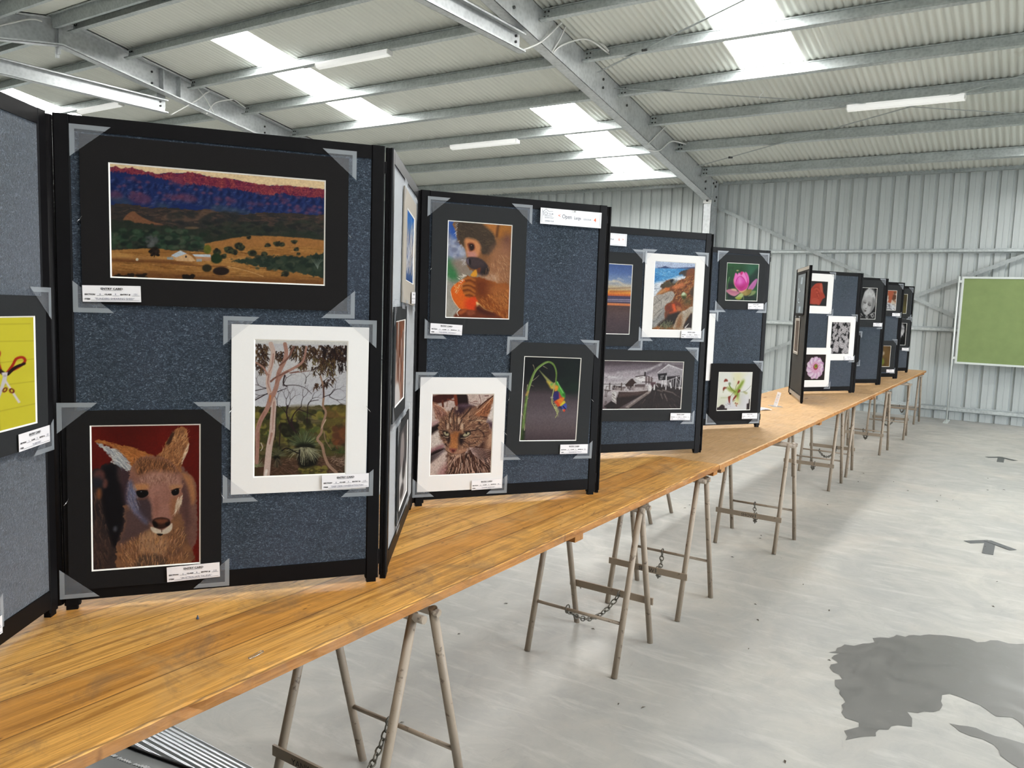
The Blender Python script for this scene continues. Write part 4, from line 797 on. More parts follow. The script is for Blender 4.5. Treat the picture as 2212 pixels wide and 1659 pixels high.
    P_([(200,1500),(260,1460),(480,1480),(640,1480),(860,1560),(860,1620),(190,1610)], (110,46,20), 6); P_([(520,1400),(640,1470),(800,1540),(700,1560),(500,1480)], (76,28,14), 10); P_([(215,1500),(330,1460),(350,1490),(270,1540),(225,1535)], (176,88,40), 5); P_([(350,1490),(450,1480),(480,1530),(380,1560)], (150,76,44), 6); c.line([(240,1455),(195,1510),(215,1560)],14,(236,222,200)); c.hairs(26,[(190,80),(225,60),(200,300),(330,520),(300,500),(180,250)],150,30,6,[(226,226,232)],.4,.2,.8,12); c.hairs(14,[(290,660),(350,650),(350,760),(310,740)],160,50,6,[(236,232,236)],.4,.2,.8,13); c.hairs(16,[(250,930),(350,920),(300,1040),(230,1040)],-150,44,9,[(252,240,220)],.4,.2,.9,14)
    c.speck(.05, 60, 90); return c
def p_cat():
    c = Cv(164, 208, [(92,62),(1252,60),(1210,1540),(50,1600)], (206,182,170)); P_ = c.poly; L = c.line
    P_([(90,60),(560,60),(400,190),(200,240),(90,220)], (66,26,18), 4); P_([(90,70),(220,60),(90,110)], (190,160,150), 6); P_([(560,60),(735,60),(765,290),(590,300)], (34,14,12), 4); P_([(500,80),(550,70),(580,280),(530,280)], (126,56,32), 3); L([(380,160),(520,190)],18,(126,56,32)); L([(290,190),(300,300)],40,(96,46,30)); L([(380,180),(375,300)],10,(120,80,66)); L([(970,60),(1000,250),(770,210)],10,(110,70,66)); L([(1080,100),(1145,98)],20,(120,80,76)); L([(870,205),(940,200)],16,(150,110,104)); P_([(1120,520),(1240,560),(1235,760),(1190,740)], (70,46,56), 10); P_([(1140,300),(1250,260),(1240,560),(1130,520)], (236,222,212), 14)
    P_([(80,680),(230,570),(240,720),(80,840)], (30,14,12), 4); P_([(80,600),(250,540),(230,600),(80,680)], (190,150,146), 6); P_([(75,860),(240,740),(260,960),(300,1000),(80,1110)], (222,204,192), 8); P_([(70,1110),(300,1000),(300,1080),(70,1180)], (150,104,106), 10); P_([(65,1180),(300,1080),(330,1130),(65,1370)], (30,14,12), 6); P_([(60,1400),(330,1180),(420,1260),(200,1590),(55,1600)], (214,190,178), 10); P_([(200,1590),(400,1330),(560,1560)], (176,132,128), 14)
    P_([(380,1180),(520,1240),(720,1170),(860,1040),(1000,1000),(1160,760),(1240,900),(1215,1545),(420,1580),(400,1400)], (96,60,44), 10, True, 1, 3, 2, (6,8), (60,34,26)); P_([(1140,720),(1240,800),(1230,1020),(1120,1080)], (206,160,128), 20)
    # head
    P_([(95,225),(170,240),(390,400),(520,310),(720,290),(900,290),(960,300),(1250,90),(1180,330),(1120,590),(1200,720),(1120,900),(980,1000),(760,1100),(680,1180),(520,1240),(380,1160),(330,1000),(240,860),(220,720),(240,560),(170,520),(150,400)], (150,108,82), 3, True, 1, 3, 3, (7,9), (112,76,58))
    P_([(560,300),(640,260),(760,260),(880,290),(760,330),(660,440),(560,460),(520,360)], (56,34,40), 10); P_([(600,270),(700,250),(800,270),(700,310)], (112,86,100), 10, True, .8)
    P_([(105,235),(200,270),(380,430),(300,470),(180,520),(140,380)], (176,122,100), 8); P_([(1240,100),(1180,340),(1120,480),(880,450),(1000,340)], (170,104,66), 8); L([(150,260),(300,320),(395,430)],14,(222,176,150)); L([(890,440),(1040,330),(1235,110)],12,(226,180,142)); c.hairs(80,[(120,260),(360,420),(190,520)],60,80,9,[(206,160,140),(110,70,60),(96,56,46)],.4,.3,.7,4); c.hairs(90,[(1200,180),(1120,480),(930,440)],-50,80,9,[(200,132,90),(120,66,40),(84,46,30)],.4,.3,.7,5); L([(1250,90),(1050,240),(960,330)],22,(74,38,26)); L([(920,545),(1100,570)],22,(226,196,160))
    fd = lambda x, y: math.degrees(math.atan2(y-820, x-540))
    c.hairs(900,[(240,560),(420,420),(560,440),(880,430),(1120,600),(1150,760),(980,980),(700,1080),(400,1080),(250,860)],fd,52,9,[(196,150,114),(84,54,40),(60,36,28),(216,176,140),(140,96,70)],.35,.3,.7,6)
    st = (42,24,20)
    for pl, w in (([(430,440),(420,560),(440,680)],24),([(500,430),(500,560),(515,720)],22),([(570,470),(560,600),(555,730)],20),([(660,540),(610,640),(600,740)],22),([(690,640),(700,700)],20),([(350,560),(360,680)],16),([(480,330),(440,430)],26),([(820,330),(700,470),(640,520)],30),([(240,740),(310,750),(400,760)],14),([(700,760),(900,740),(960,712),(1060,790)],26),([(1060,790),(1080,860)],22),([(280,830),(360,880),(380,930)],40),([(680,940),(820,1000),(960,940)],16),([(980,600),(1010,630)],40),([(1120,500),(1000,480)],18),([(350,1000),(400,1060)],30),([(800,560),(960,540)],12),([(860,880),(980,860)],14)): L(pl, w, st, w*.5, 3, True, .85)
    for (x, y, rx, ry) in ((395,670,22,60),(660,670,30,66),(445,560,20,50),(600,560,22,60),(560,330,20,40)): c.ell(x, y, rx, ry, (222,190,160), 0, 4, .8)
    P_([(440,800),(640,780),(600,880),(580,1060),(520,1090),(430,1060),(440,900)], (190,124,70), 8, True, 1, 2, 8, (5,8), (160,98,54)); P_([(395,860),(440,870),(430,960),(395,980)], (40,22,18), 5); P_([(620,800),(700,870),(660,1010),(600,960)], (36,20,18), 8); 
    P_([(380,1060),(440,1080),(520,1150),(600,1100),(680,1080),(760,1100),(640,1170),(500,1180),(400,1150)], (196,146,116), 8, True, .8); P_([(425,1085),(550,1085),(540,1130),(490,1160),(450,1130)], (150,78,62), 4); P_([(470,1110),(530,1110),(500,1155)], (84,40,34), 3); L([(495,1160),(500,1180),(610,1190)],8,(84,50,40)); L([(370,1130),(480,1190),(620,1200),(720,1150)],10,(70,40,32)); P_([(480,1200),(620,1195),(590,1250),(500,1245)], (206,166,140), 6)
    P_([(295,765),(340,755),(420,790),(430,845),(370,860),(320,830)], (34,20,16), 3); P_([(315,780),(380,775),(415,810),(400,845),(350,835)], (170,158,124), 3); c.ell(375,785,20,18,(14,10,8)); P_([(640,860),(700,790),(800,755),(830,790),(800,840),(720,870),(660,880)], (30,18,16), 4); P_([(680,830),(730,785),(800,780),(800,815),(750,850),(700,855)], (178,168,134), 3); c.ell(742,790,18,22,(14,10,8)); L([(640,890),(740,880),(820,830)],9,(206,180,150)); L([(310,850),(360,875),(410,870)],8,(206,180,150))
    c.hairs(240,[(420,1230),(700,1170),(1000,1150),(1200,1250),(1190,1540),(430,1570)],lambda x,y:95-40*(x-640)/500.,150,16,[(190,150,128),(214,176,154),(50,28,22),(36,20,16),(120,82,62)],.2,.2,.85,9)
    for k in range(9): L([(800+k*8,1060+k*14),(1000,1080+k*24),(1200,1110+k*36)],7,(226,196,190),3)
    for k in range(6): L([(330,1100+k*12),(200,1170+k*14),(80,1230+k*22)],6,(226,206,206),3)
    c.speck(.14, 90, 110); return c
def p_parrot():
    c = Cv(150, 212, [(124,38),(1182,78),(1086,1610),(36,1618)], (92,80,84)); P_ = c.poly; L = c.line
    c.grad([(0,(10,10,12)),(.22,(14,15,16)),(.36,(44,38,38)),(.45,(80,68,72)),(.7,(104,92,96)),(.85,(98,84,86)),(1,(72,58,62))])
    P_([(700,80),(1180,80),(1130,700),(940,720),(850,600),(780,300)], (12,22,18), 40); c.blobs(12,(800,420,1120,690),80,[(18,36,24),(10,20,16),(24,44,28)],3,.8,14,.8)
    g = (108,136,62)
    L([(85,1600),(110,1300),(150,950),(185,720),(250,500),(330,310),(450,200),(560,148),(650,180),(700,260),(722,380),(705,560)], 52, g, 26); L([(95,1580),(125,1200),(150,1000)],44,(66,92,36),40,6,True,.8); L([(150,900),(180,740)],34,(84,108,40),30); L([(100,1500),(120,1250),(150,980),(200,700),(270,480),(350,310),(470,200),(560,155)],12,(176,198,130),10,3,True,.8); L([(95,1600),(115,1420)],46,(20,26,16),50,8,True,.8); L([(165,760),(195,700)],34,(190,150,84),30,4); 
    for pl, w in (([(285,200),(305,240),(315,310)],10),([(480,228),(520,250),(555,275)],10),([(280,495),(340,450),(395,395)],10),([(255,580),(300,600)],8),([(185,570),(172,660)],12),([(75,1100),(105,1150),(115,1210)],12),([(130,1420),(140,1290)],14),([(190,830),(205,815)],10)): L(pl, w, (186,170,140), 4)
    P_([(405,305),(455,350),(540,430),(640,520),(720,570),(720,640),(640,640),(590,560),(520,470)], (150,150,92), 3); P_([(540,500),(680,560),(710,640),(630,650),(580,580)], (206,176,70), 5); P_([(600,560),(660,540),(640,600)], (90,170,90), 4, True, .7)
    P_([(725,500),(790,590),(850,680),(885,760),(870,840),(800,790),(740,680),(720,600)], (80,170,60), 3); L([(740,520),(800,640),(870,760)],14,(150,210,130),8); P_([(700,590),(760,600),(740,680),(690,690)], (226,150,50), 4); P_([(830,760),(880,720),(885,800)], (50,120,50), 3)
    P_([(660,760),(690,705),(760,700),(785,780),(750,840),(690,870),(662,830)], (48,40,104), 3); P_([(770,700),(800,760),(830,810),(780,830)], (196,70,70), 4); P_([(690,890),(760,840),(840,805),(870,830),(840,900),(800,960),(770,985),(720,930)], (236,130,40), 3); P_([(690,890),(730,870),(790,960),(765,985),(715,930)], (216,66,34), 5); P_([(795,950),(860,870),(890,900),(880,930),(815,975)], (226,206,50), 3); P_([(765,985),(815,970),(890,915),(918,970),(900,1035),(840,1035),(790,1010)], (70,84,170), 3); P_([(765,985),(810,980),(830,1025),(790,1010)], (30,30,70), 4); L([(850,975),(895,1025)],18,(24,24,50)); P_([(845,1035),(888,1030),(880,1070),(860,1075)], (226,70,44), 3); P_([(835,1030),(850,1035),(848,1068)], (226,170,110), 2)
    L([(690,540),(670,680),(645,800),(640,900),(680,980),(720,1060),(745,1110),(705,1185)],20,(176,176,110),12); c.hairs(50,[(620,880),(660,860),(770,1100),(740,1160),(690,1020)],-40,34,8,[(190,196,130),(150,160,90),(206,206,150)],1.2,.3,.9,3); c.ell(640,810,26,16,(176,170,150),0,3); c.speck(.06, 60, 80); return c
def p_sunset():
    c = Cv(150, 216, [(-209,15),(745,68),(655,1620),(-305,1600)], (80,60,60)); c.grad([(0,(66,92,150)),(.12,(90,116,170)),(.25,(140,158,188)),(.31,(196,186,168)),(.36,(206,176,130)),(.395,(240,170,60)),(.43,(226,120,50)),(.455,(190,92,60)),(.462,(70,60,90)),(.5,(112,104,134)),(.53,(150,140,160)),(.55,(70,60,84)),(.56,(206,130,84)),(.585,(226,128,70)),(.595,(90,64,56)),(.7,(92,72,72)),(.85,(80,64,68)),(1,(70,58,62))])
    for pl, w, col in (([(-500,420),(-200,380),(200,440),(330,430)],60,(226,214,190)),([(320,430),(430,440),(560,520),(700,530)],56,(226,210,184)),([(420,370),(470,385),(540,415)],26,(206,206,206)),([(-600,560),(0,540),(370,555)],34,(206,186,150)),([(-600,600),(0,600),(330,590),(690,570)],20,(140,96,70)),([(240,660),(500,660),(700,650)],34,(176,84,50)),([(660,330),(710,345)],22,(190,190,206))): c.line(pl, w, col, w*.5, 6, True, .75)
    for y, col in ((760,(66,60,92)),(805,(40,40,64)),(835,(176,166,180)),(855,(50,44,66)),(890,(56,46,66))): c.line([(-620,y-10),(0,y),(700,y+6)],14,col,10,2,True,.8)
    c.hairs(120,[(-600,1000),(660,1000),(640,1580),(-620,1580)],4,90,12,[(70,52,54),(110,86,84),(56,44,48)],.2,.2,.4,3); c.speck(.08,60,90); return c
def p_shore():
    c = Cv(124, 178, [(170,42),(1070,88),(968,1600),(62,1580)], (150,96,50)); P_ = c.poly; L = c.line
    P_([(150,30),(1080,80),(1060,230),(150,220)], (196,208,232), 2, False); P_([(150,120),(1080,150),(1060,230),(150,215)], (176,190,220), 20, False, .7)
    P_([(150,205),(1060,215),(1060,420),(560,520),(140,600)], (92,164,216), 2, False, 1, 1, 2, (4,14), (60,134,196)); P_([(230,188),(300,190),(400,158),(480,190),(620,200),(900,185),(1060,178),(1060,215),(230,206)], (62,78,120), 2, False); c.hairs(90,[(150,220),(700,220),(800,400),(150,560)],3,70,9,[(130,190,230),(50,120,186),(170,214,240)],.15,.2,.6,3)
    P_([(130,560),(330,500),(560,430),(700,380),(840,370),(820,450),(560,560),(330,640),(130,860)], (232,238,246), 8); c.hairs(30,[(140,580),(320,560),(200,800),(120,840)],-20,60,10,[(180,190,200),(120,130,140)],.4,.3,.5,4)
    P_([(680,320),(720,280),(860,235),(1050,225),(1040,420),(830,370),(720,345)], (96,84,74), 3, True, 1, 2, 5, (10,10), (56,52,52)); P_([(880,260),(1050,220),(1040,500),(860,470)], (142,78,44), 6, True, .9)
    P_([(300,580),(420,500),(540,450),(660,480),(780,440),(880,370),(1040,330),(1000,700),(980,1060),(700,1200),(560,1000),(560,720),(400,700),(290,640)], (156,96,46), 3, True, 1, 3, 6, (9,12), (116,62,30)); P_([(300,580),(420,500),(560,450),(620,520),(520,610),(300,640)], (92,80,52), 4, True, 1, 2, 8, (10,10), (60,52,40)); P_([(500,470),(560,455),(560,500),(520,520)], (20,20,28), 4); c.ell(620,500,70,40,(140,146,150),-.3,5,.8)
    c.hairs(240,[(560,560),(880,400),(1020,380),(990,900),(640,980),(560,740)],-40,60,14,[(196,128,66),(92,46,24),(216,160,96),(70,36,22),(176,84,40)],.6,.3,.7,7); P_([(560,620),(760,520),(800,600),(700,640),(560,660)], (206,120,70), 6); P_([(200,780),(330,680),(400,640),(470,660),(420,710),(240,790)], (206,140,84), 4); P_([(385,650),(480,640),(470,690),(400,690)], (216,110,44), 5)
    P_([(110,880),(330,770),(520,710),(590,780),(540,920),(380,1040),(380,1140),(350,1360),(80,1540),(80,1300)], (196,188,176), 3, True, 1, 1, 9, (4,6), (170,160,150)); P_([(350,1050),(385,1160),(350,1360),(200,1440),(80,1540),(85,1380),(260,1230)], (150,148,144), 14); 
    for pl, w in (([(200,850),(250,920),(300,940),(295,1030)],9),([(130,1020),(260,920),(370,830)],9),([(140,1260),(260,1140),(330,1100)],12),([(210,1300),(300,1180)],26),([(110,1400),(240,1310)],9),([(180,1480),(340,1330)],12),([(380,900),(470,850)],16)): L(pl, w, (104,96,92), w*.4, 3, True, .8)
    P_([(380,1070),(450,980),(560,960),(700,980),(740,1120),(640,1220),(480,1240),(380,1160)], (150,70,38), 4, True, 1, 2, 10, (8,8), (110,50,28)); P_([(530,1020),(590,1000),(620,1100),(640,1190),(520,1240),(470,1200),(560,1160)], (226,92,40), 5); P_([(640,1040),(740,1100),(680,1190),(640,1150)], (176,106,60), 6); P_([(370,1180),(460,1170),(460,1320),(370,1330)], (120,66,40), 5); P_([(380,1330),(470,1230),(720,1180),(620,1380),(560,1480),(240,1500),(240,1440)], (40,30,24), 8)
    P_([(560,1560),(600,1400),(700,1210),(850,1120),(990,1060),(985,1200),(850,1330),(760,1560)], (206,192,176), 3, True, 1, 1, 11, (9,9), (160,140,116)); P_([(600,1480),(680,1260),(760,1250),(740,1500),(600,1570)], (140,90,50), 12, True, .8); P_([(780,1540),(880,1320),(980,1220),(970,1560)], (44,32,28), 5); P_([(700,1600),(850,1540),(960,1545),(960,1610)], (226,216,206), 4); L([(820,1530),(900,1440)],30,(206,196,190),8)
    P_([(740,790),(790,735),(840,760),(862,800),(820,880),(760,870)], (140,150,96), 4); P_([(745,790),(795,740),(835,770),(800,810)], (206,220,186), 4); P_([(760,830),(850,830),(820,890),(770,880)], (60,64,24), 5); P_([(800,900),(960,880),(960,1000),(820,1010)], (84,74,40), 14, True, .8); P_([(960,680),(1020,640),(1000,860),(940,760)], (70,54,40), 8)
    c.hairs(90,[(230,1520),(320,1430),(520,1420),(560,1570),(240,1580)],-80,70,11,[(112,116,84),(76,80,56),(140,140,104)],.7,.3,.8,12); L([(200,1570),(260,1510)],20,(196,120,80),8); c.speck(.16,70,100); return c
def p_boat():
    c = Cv(232, 116, [(35,36),(2172,82),(2105,1270),(-25,1268)], (60,48,46)); P_ = c.poly; L = c.line
    c.grad([(0,(66,52,56)),(.08,(104,92,98)),(.2,(140,128,134)),(.33,(186,176,180)),(.48,(196,188,190)),(.5,(206,200,200)),(.7,(176,166,168)),(.85,(120,108,110)),(1,(70,56,56))])
    for pl, w, col in (([(-60,110),(400,130),(900,90),(1500,110)],60,(72,58,62)),([(60,330),(300,320),(700,250),(1100,210)],40,(120,108,116)),([(-60,440),(150,400),(300,440),(600,470)],70,(236,232,232)),([(160,460),(240,462)],22,(120,110,116)),([(100,380),(400,420),(620,480)],16,(150,140,146)),([(500,350),(900,330),(1300,260),(1640,110)],26,(206,200,202)),([(1100,360),(1350,270),(1600,150)],22,(226,220,220)),([(60,530),(350,540),(700,520)],20,(150,142,146)),([(1200,400),(1400,290),(1500,200)],40,(96,86,94)),([(1700,120),(2150,130)],40,(190,184,188))): L(pl, w, col, w*.5, 8, True, .7)
    P_([(-100,625),(720,628),(720,645),(-100,640)], (74,64,66), 1, False); P_([(-110,650),(720,640),(700,900),(360,1060),(-110,1260)], (206,200,200), 10, False, .6); P_([(-110,1000),(350,980),(200,1270),(-110,1270)], (120,104,108), 40, False, .7)
    # wharf
    P_([(1330,800),(1500,620),(1600,640),(2130,760),(2100,1270),(700,1270)], (46,36,34), 3, False); 
    r = np.random.RandomState(2)
    for k in range(46): x = r.uniform(750,2100); y = r.uniform(820,1250); a = math.atan2(y-640, x-1480); q = r.uniform(60,160); L([(x,y),(x+math.cos(a)*q,y+math.sin(a)*q)], r.uniform(8,20), [(84,70,66),(120,104,98),(28,20,18),(66,54,50)][r.randint(4)], 6, 2, False, .6)
    for pl in ([(1520,790),(1640,830)],[(1640,790),(1900,860),(1990,930)],[(1600,890),(1640,1010)],[(1690,900),(1760,1060)]): L(pl, 26, (150,136,128), 12, 3, False, .7)
    # shed
    P_([(1505,350),(1780,140),(2160,280),(2140,310),(1780,190),(1510,370)], (206,200,200), 1, False); P_([(1510,370),(1780,185),(2150,300),(2140,420),(1745,450),(1745,365),(1515,385)], (166,158,162), 2, False); 
    for x in range(1600,2140,60): L([(x,330),(x,430)],7,(130,124,130),7,2,False,.6)
    P_([(1510,385),(1745,362),(1745,540),(1540,545)], (30,24,26), 2, False); P_([(1745,455),(2130,425),(2120,720),(1760,720)], (44,36,38), 2, False)
    for pl, w in (([(1730,440),(1722,775)],30),([(2105,440),(2070,770)],30),([(1985,460),(1970,760)],22),([(1910,500),(1905,700)],14),([(1860,520),(1850,730)],18),([(1800,540),(1800,700)],14),([(1770,560),(1770,690)],10),([(1630,560),(1620,700)],34),([(1690,560),(1685,700)],20),([(1760,560),(2090,440)],12),([(1985,470),(2070,560)],10),([(1590,445),(1665,438)],16),([(1580,490),(1640,485)],14),([(1570,520),(1620,518)],10),([(1830,620),(1860,730)],40),([(2010,560),(2060,760)],12)): L(pl, w, (226,220,220), w*.8, 2, False)
    # hull and superstructure
    P_([(520,830),(900,840),(1280,790),(1290,830),(1150,900),(480,1270),(180,1200),(350,1060),(500,960)], (40,26,22), 3, False); P_([(180,1180),(360,1060),(480,1100),(420,1260),(250,1260)], (34,24,22), 4, False); P_([(520,850),(1270,800),(1260,850),(1000,920),(540,960)], (84,64,58), 6, False, .9); L([(200,790),(500,800),(900,820),(1280,790)],22,(190,178,176),16,2); P_([(360,830),(470,830),(480,1130),(365,1060)], (206,200,196), 2, False); L([(380,880),(480,960)],16,(80,66,62),12); L([(370,930),(480,1020)],10,(110,96,92),10); L([(370,1010),(480,1110)],12,(110,96,92),10); L([(440,840),(460,960)],24,(226,222,220),20)
    P_([(700,650),(870,500),(1010,640),(980,700),(720,700)], (54,34,26), 2, False); L([(700,660),(870,505),(1020,640)],12,(50,38,36)); P_([(885,500),(1050,530),(1130,600),(1140,660),(1020,650)], (196,190,190), 2, False); P_([(950,460),(1200,430),(1195,590),(1100,580),(1040,540),(940,500)], (226,220,220), 2, False); L([(955,455),(1200,428),(1390,500)],20,(60,46,46),14); L([(1195,350),(1192,430)],36,(36,26,26),34); L([(1050,478),(1140,470)],10,(110,96,96)); P_([(1200,440),(1390,510),(1380,620),(1200,620)], (130,112,112), 3, False)
    for x in range(1220,1400,36): L([(x,460),(x,640)],12,(60,46,46) if (x//36)%2 else (206,196,196),12,2,False)
    P_([(740,700),(1280,680),(1270,780),(880,780),(740,740)], (196,186,184), 3, False, 1, 2, 3, (30,10), (120,104,104)); P_([(940,640),(1200,640),(1190,710),(940,710)], (96,80,80), 3, False); P_([(1330,590),(1465,590),(1440,720),(1340,720)], (92,66,70), 3, False); L([(1120,585),(1330,590)],16,(70,54,54))
    P_([(390,690),(590,680),(600,780),(400,770)], (50,38,38), 3, False); c.blobs(24,(390,690,850,770),24,[(150,138,136),(40,30,30),(110,96,96)],4,1.2,2); 
    for pl, w in (([(310,620),(305,760)],26),([(605,620),(600,790)],26),([(230,690),(215,760)],10),([(225,690),(300,690)],8),([(200,800),(195,940)],14),([(240,800),(230,940)],12),([(195,940),(235,945)],10),([(180,780),(330,800)],20),([(250,830),(310,800)],12),([(200,1060),(200,1130)],10),([(225,1065),(220,1120)],10),([(790,620),(820,690)],16),([(470,680),(475,770)],10)): L(pl, w, (66,52,50), w*.8, 2, False)
    L([(920,680),(930,640),(1000,630)],22,(206,200,200)); c.ell(720,795,22,26,(214,206,204),0,2); c.ell(720,795,9,10,(80,66,64),0,2); L([(520,830),(520,900)],20,(200,192,190),8)
    for x, y0, y1, w in ((1320,690,800,70),(1432,670,770,40),(1350,700,780,30)): L([(x,y0),(x-5,y1)],w,(226,220,218),w,2,False)
    P_([(690,1210),(1250,830),(1340,810),(1330,850),(780,1240)], (150,136,130), 3, False); L([(800,1200),(1250,880)],10,(90,78,74)); P_([(1460,640),(1560,630),(1570,690),(1470,690)], (70,56,54), 6, False); L([(1480,660),(1530,720)],20,(190,180,178),8)
    c.speck(.12,110,60); return c
def p_lotus():
    c = Cv(112, 106, [(205,125),(1390,190),(1290,1585),(92,1550)], (30,82,36)); P_ = c.poly
    n = c.noise(4,4,3); c.a = c.a*(.75+.5*n)[..., None]; P_([(960,200),(1380,210),(1330,440),(1130,650),(1000,740)], (40,98,72), 40); P_([(130,900),(400,900),(450,1060),(160,1100)], (12,22,16), 14); P_([(1330,440),(1180,600),(1040,720),(1000,1100),(1330,1560),(100,1540),(120,1230),(700,1250),(1040,1040)], (10,26,22), 20, False); P_([(1000,740),(1200,580),(1340,430),(1330,800),(1100,900)], (12,48,34), 14); c.line([(280,670),(220,860),(190,1100)],24,(96,140,80),18); c.line([(170,1240),(160,1520)],50,(48,72,40),50,6); c.line([(790,1400),(790,1530)],40,(96,110,66)); c.ell(590,425,42,22,(206,196,130),0,3)
    P_([(150,1170),(280,1120),(480,1120),(560,1200),(660,1250),(560,1340),(450,1390),(300,1340),(190,1250)], (206,130,150), 3); P_([(160,1170),(300,1160),(500,1180),(640,1250),(420,1260),(240,1220)], (176,96,124), 10, True, .8); P_([(350,1120),(480,1120),(540,1180),(400,1160)], (226,206,150), 6)
    P_([(960,1120),(1100,900),(1240,760),(1310,740),(1310,820),(1230,1020),(1100,1170)], (206,120,176), 3); P_([(1010,1110),(1150,930),(1290,770),(1220,980),(1090,1140)], (176,86,156), 12, True, .7)
    P_([(720,1250),(860,1170),(1020,1120),(1100,1140),(1080,1240),(1000,1340),(880,1370),(760,1340)], (140,120,52), 3); P_([(740,1250),(900,1190),(900,1350),(780,1330)], (176,150,84), 10, True, .8); P_([(1100,1190),(1250,1190),(1230,1280),(1120,1360),(960,1390),(1060,1300)], (130,146,90), 4); P_([(700,1270),(790,1350),(700,1480),(580,1510),(470,1450),(540,1390)], (176,190,120), 3); P_([(500,1450),(720,1440),(660,1510),(560,1515)], (150,160,40), 6)
    P_([(440,760),(480,600),(510,520),(550,530),(590,580),(620,520),(660,520),(740,470),(800,480),(850,520),(890,485),(950,540),(1000,680),(1010,860),(980,980),(900,1130),(700,1230),(560,1120),(460,960)], (214,60,150), 3)
    for pl, col in (([(450,760),(490,600),(520,520),(590,600),(540,760),(480,900)],(244,120,196)),([(590,620),(640,510),(710,600),(690,680),(600,690)],(244,140,206)),([(720,600),(800,480),(860,560),(930,760),(900,900),(820,720)],(246,140,206)),([(870,490),(940,540),(1000,700),(1000,880),(960,760)],(240,110,190)),([(700,500),(740,470),(790,500),(730,590)],(206,30,110))): P_(pl, col, 4)
    P_([(520,820),(580,700),(660,640),(740,660),(840,760),(890,900),(870,1040),(800,1150),(690,1190),(600,1120),(530,980)], (222,70,170), 4); P_([(600,740),(670,660),(730,760),(720,940),(620,960)], (246,140,214), 12, True, .8); P_([(560,1010),(760,960),(880,930),(860,1060),(780,1160),(690,1190),(600,1110)], (176,16,100), 16, True, .8); c.line([(520,830),(600,690),(670,635),(760,680),(850,790),(890,900)],11,(176,10,100)); c.line([(445,760),(445,900),(520,1060),(640,1190),(700,1230),(900,1130),(985,990)],20,(240,170,150),14,4,True,.8); P_([(640,1200),(760,1200),(900,1130),(720,1250)], (240,200,130), 6); return c
def p_lily():
    c = Cv(112, 106, [(172,165),(1405,150),(1335,1545),(118,1575)], (226,224,206)); P_ = c.poly; L = c.line
    P_([(180,170),(700,170),(760,560),(540,700),(200,500)], (232,232,222), 20); P_([(760,200),(1200,180),(1060,520),(860,760),(780,520)], (232,226,180), 30); P_([(1100,250),(1400,160),(1380,900),(1000,880),(1060,560)], (234,232,228), 30); P_([(170,560),(540,700),(760,860),(560,1050),(150,1100)], (238,236,222), 20); P_([(150,1110),(540,1080),(480,1260),(140,1460)], (226,226,204), 14); P_([(560,1150),(1000,1000),(1280,980),(1300,1300),(1220,1520),(500,1540),(420,1400)], (224,220,222), 14); P_([(900,1100),(1060,950),(1000,1300),(900,1290)], (196,196,176), 30, True, .6)
    P_([(1060,480),(1090,500),(1000,700),(900,830),(840,800),(900,690)], (150,168,60), 14); P_([(1020,540),(1070,520),(960,740),(880,850),(860,800)], (120,146,30), 8); P_([(490,740),(560,730),(720,800),(840,860),(820,920),(700,900),(560,830)], (132,150,36), 10); P_([(760,880),(920,870),(920,1050),(890,1180),(830,1100)], (120,146,30), 10); P_([(780,920),(840,900),(830,1000),(800,1000)], (176,186,84), 6); P_([(800,1130),(920,1130),(920,1290),(780,1280)], (226,220,150), 16, True, .9)
    L([(570,640),(620,740),(720,840),(800,900)],40,(120,140,40),30); c.ell(575,590,46,50,(140,150,120),0,4); L([(850,600),(810,690),(800,800)],16,(130,140,80)); L([(470,750),(380,800),(350,900)],40,(176,176,130),16,5); L([(620,1040),(760,880)],14,(110,120,70)); L([(680,1050),(770,930)],10,(150,156,110)); L([(980,880),(1110,880),(1240,790),(1365,650)],12,(130,134,110)); P_([(1100,880),(1220,920),(1180,940)], (150,150,70), 8); L([(280,1105),(500,1095),(560,1070)],16,(176,176,130),10,5,True,.7); L([(725,380),(735,460)],14,(176,180,140),6,4)
    an = (130,40,22)
    P_([(370,490),(400,430),(440,415),(490,440),(510,500),(440,510),(380,525)], an, 3); P_([(340,830),(345,740),(400,710),(480,740),(400,780),(370,840)], an, 3); P_([(860,590),(880,500),(920,480),(940,510),(900,590)], an, 3); P_([(890,850),(920,790),(970,810),(975,860),(920,910),(870,910)], an, 3); P_([(530,1090),(560,1050),(625,1040),(610,1150),(600,1300),(560,1260)], an, 3); P_([(700,1190),(740,1090),(820,1000),(840,1040),(790,1120),(720,1200)], an, 3); L([(700,1240),(790,1190)],22,(160,160,120)); c.blobs(14,(440,1290,640,1420),12,[(140,130,130)],3,.5,2); c.blobs(12,(780,1280,900,1400),16,[(190,110,80),(150,90,66)],4,.8,2)
    P_([(125,1470),(200,1450),(290,1360),(350,1355),(410,1400),(420,1480),(500,1490),(500,1550),(120,1560)], (36,16,14), 3, False); P_([(1220,1320),(1290,1290),(1300,1150),(1340,1140),(1330,1520),(1215,1530)], (36,16,14), 3, False); return c
def flower(w, h, bg, core):
    c = Cv(w, h, [(0,0),(100,0),(100,100),(0,100)], bg); core(c); return c
